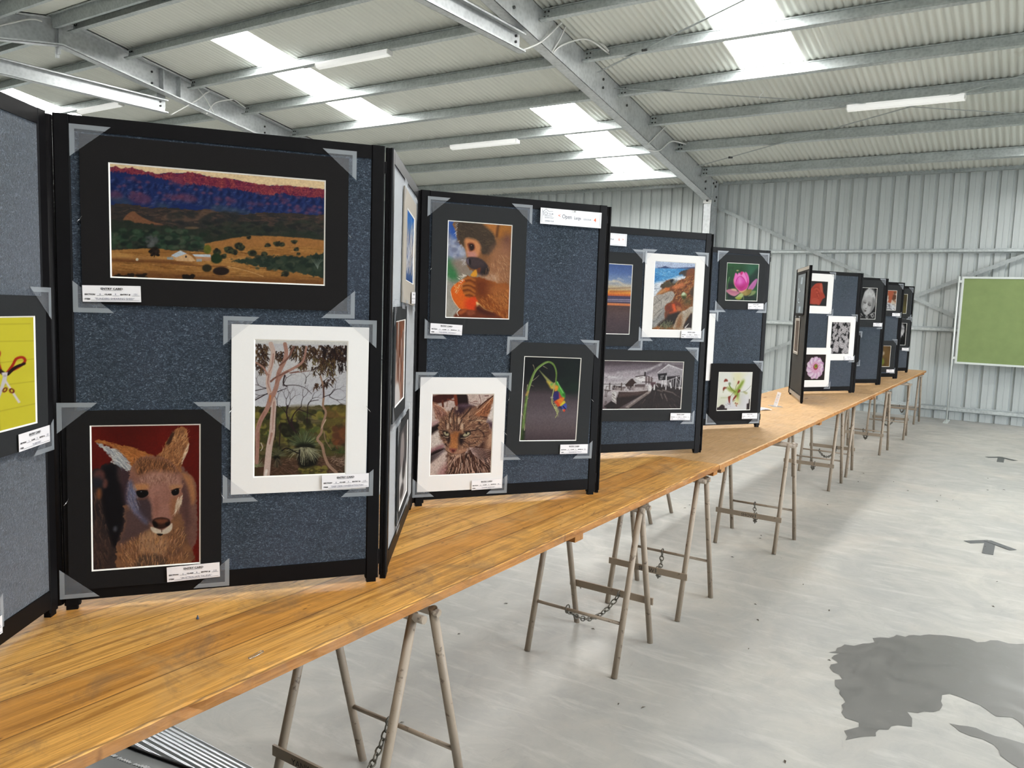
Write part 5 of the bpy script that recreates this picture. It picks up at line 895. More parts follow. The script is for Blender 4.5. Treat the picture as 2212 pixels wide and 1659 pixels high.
def p_rose():
    def f_(c):
        c.blobs(40,(0,0,100,100),9,[(40,36,32),(24,20,20),(52,48,40)],3,.8,3); c.poly([(22,30),(40,12),(66,8),(72,14),(76,38),(90,62),(78,72),(66,94),(50,92),(24,92),(14,84),(12,50)],(176,64,42),2)
        for k in range(5): c.line([(30+k*8,30+k*5),(48,24+k*7),(66-k*2,36+k*8),(60-k*3,62+k*2),(38,66+k*3)],3,[(150,46,32),(206,92,66)][k%2],2,1.5,True,.8)
        c.poly([(60,14),(72,12),(78,44),(66,40)],(206,98,72),2,True,.7); c.poly([(30,70),(60,72),(62,92),(30,90)],(196,84,60),3,True,.6)
    return flower(56, 62, (34,30,30), f_)
def p_daisies():
    def f_(c):
        r = np.random.RandomState(5)
        for k in range(210):
            x, y = r.uniform(0,100), r.uniform(0,100)
            if 42 < x < 68 and y > 78 or (x < 14 and y < 60 and r.rand() < .6): continue
            s_ = 4+3*y/100.
            for j in range(9): a = j*2*PI/9+r.rand()*.3; c.line([(x,y),(x+math.cos(a)*s_,y+math.sin(a)*s_*.8)],2.6,(206,200,200) if r.rand()<.8 else (170,164,166),1.6)
            c.ell(x,y,1.5,1.2,(84,62,64),0,1)
    return flower(56, 74, (26,22,24), f_)
def p_pink():
    def f_(c):
        r = np.random.RandomState(3)
        for k in range(30):
            a = 2*PI*k/30; R = 40+4*math.sin(k*2.3); x, y = 50+math.cos(a)*R*.62, 52+math.sin(a)*R*.62
            c.ell(x, y, 17, 11, [(226,196,216),(206,160,196),(236,214,228)][k%3], a, 2); c.line([(52,52),(x,y),(50+math.cos(a)*R,52+math.sin(a)*R)],1.6,(170,90,140),1,1.5,True,.6)
        for k in range(14): a = 2*PI*k/14; c.ell(52+math.cos(a)*15, 50+math.sin(a)*13, 11, 7, (226,180,206), a, 2); c.line([(52,50),(52+math.cos(a)*22,50+math.sin(a)*20)],2,(190,70,120),1,1.5,True,.7)
        c.ell(52,48,12,12,(176,60,96),0,2); c.ell(53,46,8,8,(150,150,50),0,2); c.ell(54,45,4,4,(96,100,30),0,1)
    return flower(62, 66, (40,26,22), f_)
def p_baby():
    def f_(c):
        P_ = c.poly; P_([(24,34),(34,14),(56,4),(78,10),(94,30),(94,52),(84,68),(70,80),(52,87),(40,84),(28,74),(19,60),(20,46)],(176,174,172),2); P_([(34,14),(56,4),(78,10),(92,30),(80,34),(60,24),(40,30)],(206,204,202),6); P_([(80,30),(95,46),(84,68),(70,80),(76,56)],(128,126,126),6); P_([(20,46),(30,44),(34,66),(44,84),(28,74)],(120,118,116),6,True,.8)
        c.hairs(60,[(34,14),(56,4),(80,12),(92,34),(70,24),(44,24)],-60,16,2,[(226,224,222),(150,148,146),(190,188,186)],.5,.3,.6,2)
        c.ell(38,46,8,4,(130,126,124),.3,2.5,.8); c.ell(63,52,9,5,(112,108,106),.25,2.5,.8); c.line([(31,46),(38,49),(45,48)],2.2,(44,40,40),2); c.line([(55,52),(63,57),(72,56)],2.4,(40,36,36),2); c.line([(30,40),(38,39),(45,42)],1.6,(126,122,120),1); c.line([(57,45),(66,45),(74,49)],1.8,(116,112,110),1)
        P_([(46,48),(51,50),(49,62),(43,64),(41,61)],(204,202,200),3,True,.9); c.line([(41,64),(45,66),(50,65)],1.8,(92,88,86)); c.ell(34,60,7,7,(190,188,186),0,3,.8); c.ell(60,68,9,8,(186,184,182),0,3,.8); P_([(37,71),(43,70),(49,73),(45,76),(39,75)],(96,88,86),1.6); c.ell(43,80,5,3,(192,190,188),0,2,.7); c.ell(90,52,4,7,(146,142,140),0,2)
        P_([(0,84),(20,78),(44,90),(70,82),(100,74),(100,100),(0,100)],(34,32,32),2)
        for (x, y, r_) in ((16,90,7),(54,92,8),(84,88,9)): c.ell(x,y,r_,r_*.7,(170,168,166),.3,2); c.ell(x+1,y,r_*.5,r_*.35,(60,58,58),.3,1.5)
        c.line([(2,86),(18,82),(30,88)],3,(190,188,186),2); c.line([(70,86),(88,79),(99,80)],3,(180,178,176),2)
    return flower(56, 74, (10,10,10), f_)
def p_hands():
    def f_(c):
        c.blobs(30,(0,0,100,100),16,[(206,190,170),(140,80,50),(96,60,40),(226,216,206)],4,.8,3); c.poly([(40,0),(78,0),(70,50),(60,70),(44,62),(52,40)],(176,92,62),3); c.poly([(0,20),(34,10),(42,50),(10,60)],(232,226,218),3); c.poly([(0,62),(40,58),(96,78),(90,100),(0,100)],(206,204,206),3); c.hairs(26,[(20,60),(90,70),(90,96),(20,96)],40,22,3,[(70,66,70),(230,230,234)],1,.4,.8,3)
    return flower(36, 42, (150,96,66), f_)
def p_dim(seed, a, b, spot=None):
    def f_(c):
        c.blobs(20,(0,0,100,100),26,[a,b],seed,.9,6,.6)
        for (x, y, r_, col) in (spot or []): c.ell(x, y, r_, r_*.9, col, 0, 4, .8)
    return flower(36, 46, a, f_)
def p_bw():
    def f_(c):
        c.poly([(30,0),(64,8),(70,34),(54,60),(40,100),(0,100),(0,20)],(120,118,118),4); c.poly([(58,30),(80,24),(84,44),(50,78),(44,62)],(196,194,194),3); c.ell(60,16,26,14,(150,148,148),.3,3); c.hairs(30,[(0,0),(60,0),(60,60),(0,60)],60,30,4,[(226,224,224),(60,58,58)],.5,.3,.7,4)
    return flower(40, 52, (16,15,16), f_)
def p_wave():
    def f_(c):
        c.grad([(0,(36,110,190)),(.25,(50,120,190)),(.35,(60,90,140)),(.6,(150,150,160)),(1,(40,80,140))]); c.hairs(110,[(10,35),(100,30),(100,85),(5,90)],-60,26,6,[(226,226,232),(190,180,170),(90,110,150),(206,190,176)],.5,.4,.8,3)
    return flower(60, 90, (40,110,190), f_)
def p_brown():
    def f_(c):
        c.hairs(70,[(0,0),(100,0),(100,100),(0,100)],86,60,9,[(92,52,34),(150,84,48),(196,160,140),(60,36,28),(206,196,190)],.2,.2,.8,5); c.poly([(0,78),(40,74),(60,100),(0,100)],(216,208,204),4)
    return flower(50, 60, (120,74,50), f_)
def p_girl():
    def f_(c):
        c.ell(40,32,24,26,(150,140,138),0,4); c.poly([(0,60),(60,50),(100,64),(100,100),(0,100)],(206,202,200),5); c.ell(60,60,20,14,(36,34,36),0,4); c.ell(40,84,24,10,(60,58,60),0,4)
    return flower(50, 60, (60,58,60), f_)
def p_yellow():
    c = Cv(120, 150, [(-150,690-640+38),(150,86),(163,562),(-150,650)], (226,214,60)); L = c.line
    c.put(c.noise(3,4,3)*.25, (190,176,40))
    for pl in ([(-150,175),(10,190),(152,192)],[(-150,290),(0,288),(156,270)],[(-150,395),(20,385),(158,370)],[(-150,515),(40,500),(160,472)],[(45,390),(50,500),(55,590)],[(0,190),(0,280)],[(-100,100),(-100,600)],[(-150,120),(140,118)]): L(pl, 3, (176,164,44), 3, 1, False, .6)
    c.poly([(-60,190),(5,270),(18,330),(26,420),(24,462),(-20,465),(-120,470),(-120,200)], (18,16,18), 2)
    L([(52,325),(38,290),(28,250),(38,228),(52,238),(48,272),(56,318)],9,(176,44,24),9); L([(75,325),(90,295),(100,268),(118,262),(126,278),(112,300),(88,318)],9,(176,44,24),9); L([(30,262),(42,300),(64,330)],9,(44,24,20),12); L([(124,290),(98,305),(76,332)],9,(44,24,20),12); c.poly([(58,325),(76,325),(72,360),(114,462),(108,466),(66,362)],(226,214,214),1,False); c.poly([(62,345),(74,350),(46,468),(42,464)],(214,206,206),1,False); c.ell(68,340,5,6,(190,180,176),0,1); c.ell(68,402,7,12,(120,30,20),.3,1); c.ell(88,408,8,12,(120,30,20),-.3,1); c.ell(68,402,3,6,(216,204,60),.3,1); c.ell(88,408,3,6,(216,204,60),-.3,1)
    return c
def p_gloss():
    def f_(c):
        c.grad([(0,(56,66,76)),(.5,(50,60,72)),(.7,(20,30,52)),(1,(44,56,72))]); c.poly([(46,8),(66,8),(62,26),(42,26)],(206,220,232),1,False); c.line([(18,46),(26,36),(30,44),(42,42)],4,(206,220,228)); c.line([(18,66),(28,62),(24,70),(40,72)],4,(206,220,228)); c.poly([(40,82),(62,82),(58,98),(36,98)],(196,214,230),1,False); c.poly([(66,40),(96,42),(94,50),(64,48)],(110,120,126),1,False); c.poly([(64,56),(94,58),(92,66),(62,64)],(110,120,126),1,False)  # bright shapes are reflections painted into the sheet colour
    return flower(48, 60, (50,60,72), f_)
def p_poppies():
    def f_(c): c.poly([(0,0),(100,0),(100,40),(0,40)],(150,170,206),6,False); c.blobs(50,(0,36,100,100),10,[(60,70,44),(190,60,44),(206,84,60),(44,50,36)],3,.8,2)
    return flower(50, 66, (60,70,50), f_)

def print_mesh(c, w, h, name='print'):
    """sheet w x h metres centred on the origin in the local x-z plane, facing -y, one vertex per painted dot"""
    xs = np.linspace(-w/2, w/2, c.w); zs = np.linspace(h/2, -h/2, c.h); X, Z = np.meshgrid(xs, zs); n = c.w*c.h
    co = np.zeros((n, 3), np.float32); co[:, 0] = X.ravel(); co[:, 2] = Z.ravel()
    i = np.arange(n).reshape(c.h, c.w); q = np.stack([i[1:, :-1], i[1:, 1:], i[:-1, 1:], i[:-1, :-1]], -1).reshape(-1, 4).astype(np.int32)
    me = bpy.data.meshes.new(name); me.vertices.add(n); me.vertices.foreach_set('co', co.ravel()); me.loops.add(q.size); me.loops.foreach_set('vertex_index', q.ravel())
    me.polygons.add(len(q)); me.polygons.foreach_set('loop_start', np.arange(0, q.size, 4, dtype=np.int32)); me.update(calc_edges=True)
    a = np.clip(c.a, 0, 1); lin = np.where(a <= .04045, a/12.92, ((a+.055)/1.055)**2.4); lin = np.clip(lin*INK, 0, .92)
    col = np.ones((n, 4), np.float32); col[:, :3] = lin.reshape(-1, 3); at = me.color_attributes.new('ink', 'FLOAT_COLOR', 'POINT'); at.data.foreach_set('color', col.ravel()); me.validate(); return me
# ------------------------------------------------------------------ matted photographs, cards and signs on the boards
def on_board(pn, s, z, rot=0., off=0.):
    th, W = pang(pn); a = PAN[pn][0]; e = (math.cos(th), math.sin(th)); n = (e[1], -e[0]); d = RT/2-.003+off
    return (a[0]+e[0]*s+n[0]*d, a[1]+e[1]*s+n[1]*d, .75+z), (0, -math.radians(rot), th)
def ring(m, w, h, ow, oh, dx, dz, y0, y1, bev=.004):
    """mat board with a bevelled window"""
    O = [(-w/2,-h/2),(w/2,-h/2),(w/2,h/2),(-w/2,h/2)]; A = [(dx-ow/2-.0015,dz-oh/2-.0015),(dx+ow/2+.0015,dz-oh/2-.0015),(dx+ow/2+.0015,dz+oh/2+.0015),(dx-ow/2-.0015,dz+oh/2+.0015)]
    B = [(dx-ow/2+bev*.45,dz-oh/2+bev*.45),(dx+ow/2-bev*.45,dz-oh/2+bev*.45),(dx+ow/2-bev*.45,dz+oh/2-bev*.45),(dx-ow/2+bev*.45,dz+oh/2-bev*.45)]
    for (P, y) in ((O, y1), (A, y1), (B, y1+.0022), (O, y0)): m.v += [(x, y, z) for x, z in P]
    for i in range(4):
        j = (i+1) % 4; m.face([i, j, 4+j, 4+i], 0); m.face([4+i, 4+j, 8+j, 8+i], 1); m.face([12+i, 12+j, j, i], 0)
    m.face([15, 14, 13, 12], 0)
def sleeve(r, w, h, cx, cz, L=.088, lz=None, out=.02):
    """clear triangular corner pocket pinned over one corner"""
    lz = lz or L*.85; sx, sz = cx, cz; X, Z = sx*(w/2+out), sz*(h/2+out); y = -.0062; k = .011; m = MB()
    p = lambda a, b: (X-sx*a, y, Z-sz*b)
    fl = sx*sz < 0
    def q(a, b, c, d, mat): m.quad(*( (a,b,c,d) if fl else (d,c,b,a) ), mat)
    q(p(0,0), p(0,lz), p(k,lz*(1-k/L)), p(k,k), 1); q(p(0,0), p(k,k), p(L*(1-k/lz),k), p(L,0), 1)
    A = (p(k,k), p(k,lz*(1-k/L)), p(L*(1-k/lz),k)); m.tri(*(A if fl else A[::-1]), 0)
    return m.obj('corner_pocket', [M['sleeve'], M['sleeve_edge']], r)
def card(pn, s, z, rot, title, num, label, w=.127, h=.039, fine=True):
    loc, ro = on_board(pn, s, z, rot, .022 if num == '104' else .013); r = thing('entry_card', label, 'entry card', loc, ro, 'entry cards on the photographs')
    m = MB(); m.box(-w/2, w/2, 0, .0008, -h/2, h/2); m.obj('card', M['card'], r)
    tx = [('ENTRY CARD', 0, .0095, .0068, 'CENTER', 0, 1.15, .0002), ('SECTION', -.059, -.0035, .0048, 'LEFT', 0, 1.15, .0002), ('CLASS', -.016, -.0035, .0048, 'LEFT', 0, 1.15, .0002), ('ENTRY #', .018, -.0035, .0048, 'LEFT', 0, 1.15, .0002), ('ITEM', -.059, -.0145, .0048, 'LEFT', 0, 1.15, .0002),
          ('6', -.027, -.0033, .0062, 'LEFT', 1), ('4', .006, -.0033, .0062, 'LEFT', 1), (num, .047, -.0033, .0062, 'LEFT', 1), ('"'+title+'"', .006, -.0143, .0062, 'CENTER', 1, min(1.2, 24./max(1, len(title))))]
    t_ = text_mesh(tx, 'printed_text', [M['ink'], M['blue_ink']], r, -.0006)
    m = MB()
    for (x0, x1, zz) in ((-.021,.021,.0082),(-.033,-.017,-.0045),(.001,.016,-.0045),(.044,.060,-.0045),(-.046,.060,-.0157)): m.box(x0, x1, -.0007, 0, zz-.0003, zz)
    m.obj('ruled_lines', M['ink'], r); return r

# panel, (s,z,w,h,rot) of the mat, window (ds,dz,w,h), mat material, painter, corners, label
ALL4 = ((-1,1),(1,1),(-1,-1),(1,-1))
PH_ = [
 ('P2', (.386,.958,.629,.399,0), (.001,.002,.506,.270), 'mat_black', p_mountains, ALL4, 'wide black matted photo of purple mountains above a farm shed'),
 ('P2', (.583,.494,.352,.445,-.4), (0,.003,.239,.362), 'mat_white', p_gum, ALL4, 'white matted photo of pale gum trees and grass trees'),
 ('P2', (.206,.275,.353,.448,-.4), (0,.004,.249,.364), 'mat_black', p_roo, ALL4, 'black matted portrait photo of a kangaroo on a red background'),
 ('P1', (.521,.605,.455,.345,-.6), (0,.004,.36,.243), 'mat_grey', p_yellow, ((1,1),(1,-1),(-1,1),(-1,-1)), 'dark matted photo of scissors on yellow, cut by the frame'),
 ('P1', (.345,.235,.36,.30,0), (0,.0,.25,.2), 'mat_black', lambda: p_dim(3,(60,60,66),(120,120,126)), ((1,1),(1,-1)), 'dark matted photo low on the leftmost board, only its edge showing'),
 ('P3', (.455,.955,.395,.352,-2), (.02,.01,.25,.225), 'mat_beige', p_wave, ALL4, 'grey beige matted photo of blue sea spray on the edge-on board'),
 ('P3', (.225,.605,.34,.335,0), (0,0,.255,.25), 'mat_grey', p_brown, ALL4, 'dark matted brown photo at middle height of the edge-on board'),
 ('P3', (.375,.255,.345,.31,2), (.01,0,.245,.25), 'mat_grey', p_girl, ALL4, 'dark matted black and white photo low on the edge-on board'),
 ('P4', (.251,.913,.384,.488,-.2), (0,-.001,.259,.363), 'mat_grey', p_monkey, ((-1,1),(1,1),(-1,-1),(1,-1)), 'charcoal matted photo of a monkey eating an orange fruit'),
 ('P4', (.574,.410,.369,.454,-1.5), (.001,.0,.252,.341), 'mat_grey', p_parrot, ALL4, 'charcoal matted photo of a rainbow coloured parrot on a curved stem'),
 ('P4', (.201,.278,.352,.445,-.6), (-.001,-.001,.253,.318), 'mat_white', p_cat, ALL4, 'white matted close-up photo of a tabby cat face'),
 ('P6', (.191,.829,.373,.483,-.2), (0,.001,.25,.359), 'mat_grey', p_sunset, ALL4, 'charcoal matted photo of a beach sunset, half hidden by the monkey board'),
 ('P6', (.576,.856,.369,.439,0), (0,.001,.251,.360), 'mat_white', p_shore, ALL4, 'white matted photo of a rocky orange shore beside blue sea'),
 ('P6', (.4125,.379,.632,.379,-.7), (-.010,.002,.515,.256), 'mat_grey', p_boat, ALL4, 'wide charcoal matted black and white photo of a boat at a wharf'),
 ('P8', (.571,.979,.380,.360,.5), (0,.001,.258,.246), 'mat_grey', p_lotus, ALL4, 'charcoal matted photo of a pink lotus flower on green'),
 ('P8', (.19,.544,.365,.444,0), (0,-.003,.252,.312), 'mat_white', p_poppies, ((1,1),(-1,1)), 'white matted photo of red flowers, mostly hidden behind another board'),
 ('P8', (.556,.242,.400,.388,-.3), (.001,.007,.273,.258), 'mat_black', p_lily, ((1,1),(-1,-1),(1,-1)), 'black matted photo of a white lily with rust coloured stamens'),
 ('P9', (.385,.960,.50,.383,0), None, 'mat_black', p_gloss, (), 'dark glossy framed sheet with painted-in reflections high on the side-on board'),
 ('P9', (.30,.571,.30,.333,0), (0,.0,.22,.29), 'mat_beige', lambda: p_dim(5,(120,100,84),(90,74,62)), ((-1,1),(1,1)), 'beige matted brown photo lower on the side-on board'),
 ('P10', (.261,.978,.36,.386,0), (-.02,0,.262,.242), 'mat_white', p_rose, ((1,1),(1,-1)), 'white matted photo of a red rose on black'),
 ('P10', (.589,.547,.363,.439,.3), (-.006,.002,.247,.318), 'mat_white', p_daisies, ((1,1),(1,-1)), 'white matted black and white photo crowded with daisies'),
 ('P10', (.280,.258,.37,.387,0), (-.002,0,.257,.257), 'mat_white', p_pink, ((1,-1),), 'white matted photo of a pink striped flower on dark brown'),
 ('P11', (.56,.912,.39,.522,.5), (-.03,.001,.263,.347), 'mat_grey', p_baby, ((-1,1),(1,1),(1,-1)), 'charcoal matted black and white portrait photo of a baby'),
 ('P11', (.30,.407,.337,.350,0), (-.01,.005,.25,.242), 'mat_black', lambda: p_dim(7,(200,206,214),(60,110,170)), ((1,1),(1,-1)), 'black matted photo low on the baby board, mostly hidden'),
 ('P12', (.60,.972,.355,.381,.5), (-.025,.002,.25,.243), 'mat_grey', p_hands, ((-1,1),(1,1),(1,-1)), 'small-looking charcoal matted photo of hands at work with food'),
 ('P12', (.57,.278,.36,.391,0), (-.02,.001,.25,.26), 'mat_grey', lambda: p_dim(9,(112,84,44),(60,44,24),[(30,40,18,(150,130,110)),(44,76,20,(130,150,50)),(52,36,10,(206,190,170))]), ((-1,1),(1,1),(1,-1)), 'charcoal matted brown photo with a glowing green spot, second board from the end'),
 ('P13', (.57,.960,.36,.403,0), (-.02,-.006,.25,.266), 'mat_grey', lambda: p_dim(4,(96,88,52),(70,62,40),[(56,72,14,(150,120,90))]), ((-1,1),(1,1),(1,-1)), 'charcoal matted olive brown photo high on the last board'),
 ('P13', (.59,.534,.365,.439,0), (-.01,0,.25,.303), 'mat_grey', p_bw, ((-1,1),(1,1),(1,-1)), 'charcoal matted black and white photo in the middle of the last board'),
]
for (pn, (s, z, w, h, rot), win, mat, fn, corners, label) in PH_:
    loc, ro = on_board(pn, s, z, rot, .0125 if fn in (p_pink, p_lily) else .0035); r = thing('matted_photograph', label, 'photograph', loc, ro, 'matted photographs on the display boards')
    cv = fn()
    if win is None:
        m = MB(); m.box(-w/2, w/2, -.004, .003, -h/2, h/2); m.obj('mount', M[mat], r); win = (0, 0, w-.03, h-.03); y = -.0045; pm = M['gloss']
    else:
        m = MB(); ring(m, w, h, win[2], win[3], win[0], win[1], .0, -.004); m.obj('mat', [M[mat], M['bevel']], r); y = -.0017; pm = M['print']
    me = print_mesh(cv, win[2], win[3]); me.materials.append(pm); o = bpy.data.objects.new('print', me); C.objects.link(o); o.parent = r; o.location = (win[0], y, win[1])
    for (cx, cz) in corners: sleeve(r, w, h, cx, cz)
    if pn in ('P2','P4'):
        for sx in (-1, 1):
            m = MB(); x = sx*(w/2-.003); m.tube([(x,-.002,.01),(x+sx*.004,-.012,.0),(x+sx*.009,-.018,-.006)], .0006, 5); m.obj('pin', M['pin'], r)
CARDS = [('P2',.136,.785,1.2,'FLINDERS SHEARING SHED','131','entry card under the mountain photo'),('P2',.701,.295,.6,'DEEP CREEK CONSERVATION PARK','115','entry card under the gum tree photo'),('P2',.314,.075,1.4,'AUSTRALIAN FAUNA','132','entry card under the kangaroo photo'),
 ('P1',.679,.453,.7,'SCISSORS','139','tilted entry card under the scissors photo'),('P1',.47,.075,0,'ITEM','140','entry card at the lower left frame edge'),('P4',.123,.686,-2.5,'SQUIRREL MONKEY','81','entry card under the monkey photo'),('P4',.687,.201,-1.1,'RAINBOW TWO','84','entry card under the parrot photo'),('P4',.306,.074,.7,'CHAIR WATCH','85','entry card under the cat photo'),
 ('P6',.695,.655,-.2,'ROCKY SHORE EDGE','95','entry card under the rocky shore photo'),('P6',.655,.208,-1.3,'AT ANCHOR','96','entry card under the boat photo'),('P8',.689,.823,1.2,'LOTUS','102','entry card under the lotus photo'),('P8',.690,.079,-.5,'LILY','104','entry card under the lily photo'),('P10',.712,.349,.3,'DAISIES','110','entry card under the daisies photo'),
 ('P11',.70,.68,0,'PORTRAIT','112','entry card under the baby portrait'),('P12',.71,.80,0,'HANDS','118','entry card under the cooking hands photo'),('P12',.69,.095,0,'GLOW','119','entry card under the brown photo with the green spot'),('P13',.71,.325,0,'FORM','121','entry card in the middle of the last board'),
 ('P3',.56,.80,0,'SPRAY','88','entry card under the sea spray photo on the edge-on board')]
for c_ in CARDS: card(*c_)

# class signs pinned along the top of the boards
loc, ro = on_board('P4', .632, 1.138, -.3, .0135); r = thing('class_sign', 'white sign reading Open Large Colour 4 on the monkey board', 'sign', loc, ro, 'class signs')
m = MB(); m.box(-.135,.135,0,.001,-.031,.031); m.obj('sheet', M['paper'], r)
text_mesh([('<', -.0535, -.0005, .019, 'CENTER', 1), ('Open', -.0415, -.004, .0235, 'LEFT', 0, .80), ('Large', .0114, -.004, .0175, 'LEFT', 0, .80), ('COLOUR', .0535, -.004, .0088, 'LEFT', 0, .95), ('4', .106, -.007, .020, 'CENTER', 1, 1, .0006), ('C CLUB', -.094, .0065, .0088, 'CENTER', 0, .9), ('SOUTH COAST', -.0965, -.0085, .0072, 'CENTER', 0, .8), ('CAMERA CLUB', -.0965, -.021, .0072, 'CENTER', 0, .8)], 'printed_text', [M['grey_ink'], M['red_ink']], r, -.0008)
m = MB()
for pl in ([(-.122,.002),(-.122,.016),(-.125,.016),(-.112,.027),(-.099,.018),(-.082,.020)], [(-.118,.001),(-.084,.001)]):
    for (a, b) in zip(pl, pl[1:]): m.bar((a[0],-.0007,a[1]), (b[0],-.0007,b[1]), .0009, .0009)
P = [(-.112+.006*math.cos(2*PI*k/12), -.0007, .010+.006*math.sin(2*PI*k/12)) for k in range(12)]; m.tube(P, .0005, 4, True); m.obj('house_emblem', M['grey_ink'], r)
m = MB()
for x in (-.1285, .1285): m.box(x-.0003, x+.0003, -.0006, 0, -.026, .026)
m.obj('border_line', M['grey_ink'], r); m = MB(); m.lathe([(0,-.012),(.003,-.012),(.003,-.004),(.0008,-.004),(.0008,.0)], (.012,0,.026), 8, 'y'); m.obj('pin', M['pin'], r)
loc, ro = on_board('P6', .136, 1.133, -.3, .0135); r = thing('class_sign', 'white sign ending in number 6, cut off by the monkey board', 'sign', loc, ro, 'class signs')
m = MB(); m.box(-.135,.135,0,.001,-.031,.031); m.obj('sheet', M['paper'], r)
text_mesh([('Mark', .050, -.003, .0115, 'CENTER', 0, .85), ('6', .090, -.005, .0195, 'CENTER', 1), ('>', .112, -.004, .018, 'CENTER', 1)], 'printed_text', [M['grey_ink'], M['red_ink']], r, -.0008)
m = MB(); m.box(.1282,.1288,-.0006,0,-.026,.026); m.box(-.128,.1288,-.0006,0,-.0263,-.0257); m.box(-.128,.1288,-.0006,0,.0257,.0263); m.obj('border_line', M['grey_ink'], r)

# ------------------------------------------------------------------ small things lying on the tables and under them
TT = .7465
r = thing('sign_holder', 'small clear sign holder with printed card standing at the table gap', 'sign holder', (-1.79, 6.79, TT), (0,0,math.radians(-52)))
m = MB(); m.box(-.06,.06,-.04,.04,0,.003); m.obj('base', M['sleeve_edge'], r)
R_ = Matrix.Rotation(math.radians(-14), 3, 'X'); m = MB(); m.box(-.036,.036,-.001,.001,.003,.122, R_); m.obj('card', M['card'], r)
tm = text_mesh([('OPEN', 0, .092, .014, 'CENTER', 0)]+[('large colour', 0, .078-.012*k, .009, 'CENTER', k % 2) for k in range(5)], 'printed_text', [M['grey_ink'], M['red_ink']], r, -.0016)
for v in tm.data.vertices: q = R_ @ v.co; v.co = q
m = MB()
for k, (w, h) in enumerate(((.06,.042),(.058,.04))):
    n = 8; 
    for i in range(n):
        a0, a1 = -w+2*w*i/n, -w+2*w*(i+1)/n; z0, z1 = .002+k*.006+.006*math.cos(a0/w*1.5), .002+k*.006+.006*math.cos(a1/w*1.5); b = len(m.v)
        m.v += [(a0,-h,z0),(a1,-h,z1),(a1,h,z1),(a0,h,z0),(a0,-h,z0+.002),(a1,-h,z1+.002),(a1,h,z1+.002),(a0,h,z0+.002)]
        for q in ((3,2,1,0),(4,5,6,7),(0,1,5,4),(2,3,7,6),(1,2,6,5),(3,0,4,7)): m.face([b+j for j in q])
o = m.obj('folded_paper', M['paper']); o.location = (-1.80, 6.455, TT-.0004); o.rotation_euler = (0,0,math.radians(58)); tag(o, 'folded white papers lying on the table right of the lily photo', 'papers')
P = []
for k in range(9): a = PI*k/8-PI/2; P.append((.016+.0035*math.cos(a), .0035*math.sin(a), .001))
Q = [(-.012,-.0035,.001)]+P+[(-.016,.0035,.001)]+[(-.016+.0028*math.cos(PI/2+PI*k/8), .0007+.0028*math.sin(PI/2+PI*k/8), .0012) for k in range(9)]+[(.009,-.0021,.0012)]
o = MB().tube(Q, .0006, 6).obj('paper_clip', M['pin']); o.location = (-1.382, 1.11, .7503); o.rotation_euler = (0,0,math.radians(100)); o.scale = (1.15,1.15,1.15); tag(o, 'silver paper clip lying near the front table edge', 'paper clip')
o = MB().lathe([(0,0),(.0045,0),(.005,.003),(.003,.006),(.0018,.012),(0,.013)], (0,0,0), 10).obj('push_pin', simple('dark_blue_pin', (.05,.07,.12), .35)); o.scale = (.75,.75,.75); o.location = (-1.654, 1.154, .7502); tag(o, 'dark push pin on the planks before the kangaroo board', 'pin')
# loose plastic and ribbed sheet on the floor under the near table
def surf(name, fn, nu, nv, mat, th=.004):
    m = MB()
    for k in (0, 1):
        for i in range(nu+1):
            for j in range(nv+1): x, y, z = fn(i/nu, j/nv); m.v.append((x, y, z-th*k))
    w = nv+1; N = (nu+1)*w
    for i in range(nu):
        for j in range(nv):
            a = i*w+j; m.face([a, a+w, a+w+1, a+1], 0, True); m.face([N+a, N+a+1, N+a+w+1, N+a+w], 0, True)
    for i in range(nu): a = i*w; m.face([a, N+a, N+a+w, a+w]); a += nv; m.face([a, a+w, N+a+w, N+a])
    for j in range(nv): m.face([j, j+1, N+j+1, N+j]); a = nu*w+j; m.face([a, N+a, N+a+1, a+1])
    return m.obj(name, mat)
sheet_pts = lambda u, v: (-2.75+.84*u, 1.26+.25*v+.06*u*(1-v), .02+.10*(1-v)*(.6+.4*math.sin(PI*v))*(1-.5*u)+.004*math.sin(v*58))
r = thing('ribbed_sheet', 'ribbed silver plastic sheet on the floor under the near table', 'plastic sheet', (.09,.08,0))
surf('sheet', sheet_pts, 24, 120, M['silver'], .003).parent = r
bag = lambda u, v: (-2.45+.85*u+.10*v, .93+.33*v+.19*u*v-.03*math.sin(u*5), .10+.16*(1-.62*u)*(.35+.65*math.sin(PI*(.18+.62*v)))+.010*math.sin(u*8+v*5))
r = thing('plastic_bag', 'dark grey green plastic sack with black hem under the near table', 'plastic sack', (.06,-.02,0))
surf('sack', bag, 30, 26, M['bag'], .006).parent = r
m = MB(); m.tube([bag(i/30, 1.0) for i in range(31)], .008, 7); m.obj('hem', M['black'], r)
m = MB(); rr = random.Random(2); us = [.20+.0105*i for i in range(40)]
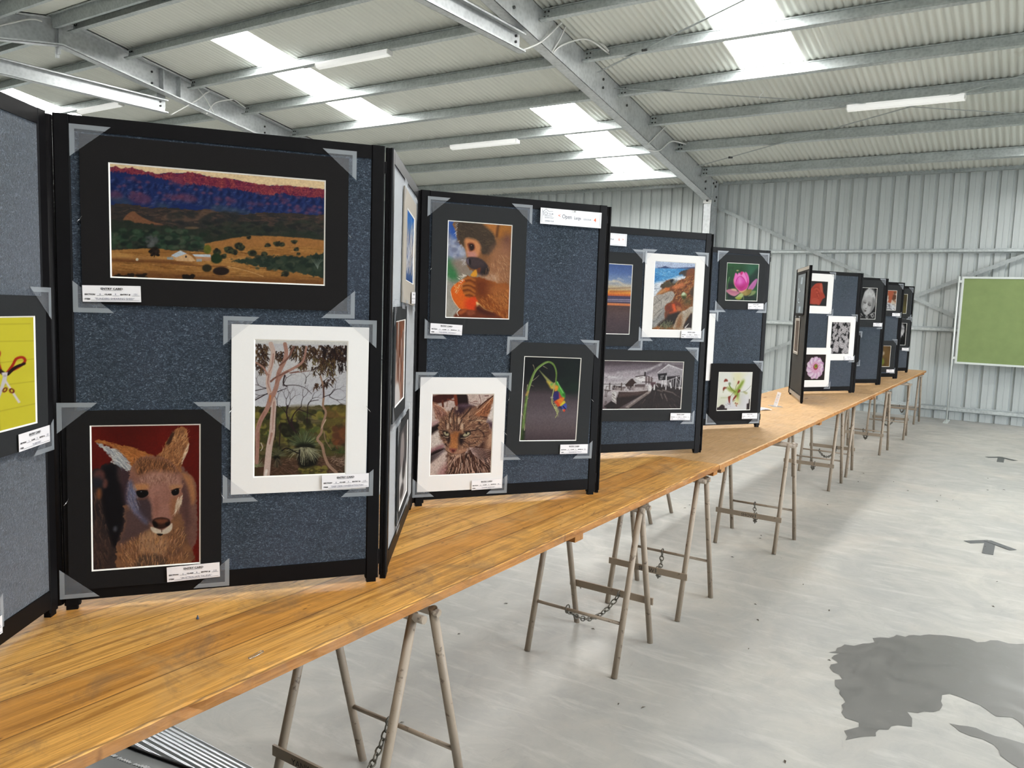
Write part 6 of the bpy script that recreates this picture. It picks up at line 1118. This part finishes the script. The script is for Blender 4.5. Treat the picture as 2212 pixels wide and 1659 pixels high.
for k, u in enumerate(us):
    if k % 7 == 6: continue
    p = Vector(bag(u, .80))+Vector((0,0,.002)); q = Vector(bag(u+.004, .80+rr.uniform(.01,.035)))+Vector((0,0,.002)); m.bar(p, q, .0025, .0012)
tag(m.obj('white_print', M['paper'], r), None, None, None, 'stuff')
m = MB(); m.box(-2.4,-1.75,.95,1.12,0,.13); m.obj('contents', M['bag'], r)

# ------------------------------------------------------------------ camera and light
cam = bpy.data.cameras.new('camera'); co = bpy.data.objects.new('camera', cam); C.objects.link(co)
R_ = Vector((.833801,.55106,.033302)); D_ = Vector((.084266,-.067421,-.99416)); F_ = Vector((-.545597,.831737,-.102651))
co.matrix_world = Matrix(((R_.x,-D_.x,-F_.x,0),(R_.y,-D_.y,-F_.y,0),(R_.z,-D_.z,-F_.z,1.547346),(0,0,0,1)))
cam.sensor_fit = 'HORIZONTAL'; cam.sensor_width = 36; cam.lens = 1715.14*36/2212; cam.clip_start = .05; cam.clip_end = 200
bpy.context.scene.camera = co
w = bpy.data.worlds.new('daylight'); bpy.context.scene.world = w; w.use_nodes = True
w.node_tree.nodes['Background'].inputs[0].default_value = (.84,.92,1,1); w.node_tree.nodes['Background'].inputs[1].default_value = SKYOUT
pl_ = bpy.data.lights.new('doorway_portal', 'AREA'); pl_.shape = 'RECTANGLE'; pl_.size = DZ; pl_.size_y = DY1-DY0; pl_.cycles.is_portal = True
po = bpy.data.objects.new('doorway_portal', pl_); C.objects.link(po); po.location = (XR+.02, (DY0+DY1)/2, DZ/2); po.rotation_euler = (0, PI/2, 0)
sc = bpy.context.scene
sc.view_settings.view_transform = 'Standard'; sc.view_settings.look = 'None'; sc.view_settings.exposure = EXPO; sc.view_settings.gamma = 1
sc.cycles.use_denoising = True; sc.cycles.max_bounces = 7; sc.cycles.diffuse_bounces = 5; sc.cycles.glossy_bounces = 3; sc.cycles.transparent_max_bounces = 8; sc.cycles.use_adaptive_sampling = True; sc.cycles.adaptive_threshold = .07; sc.cycles.adaptive_min_samples = 12; sc.cycles.sample_clamp_indirect = 6; sc.cycles.caustics_reflective = False
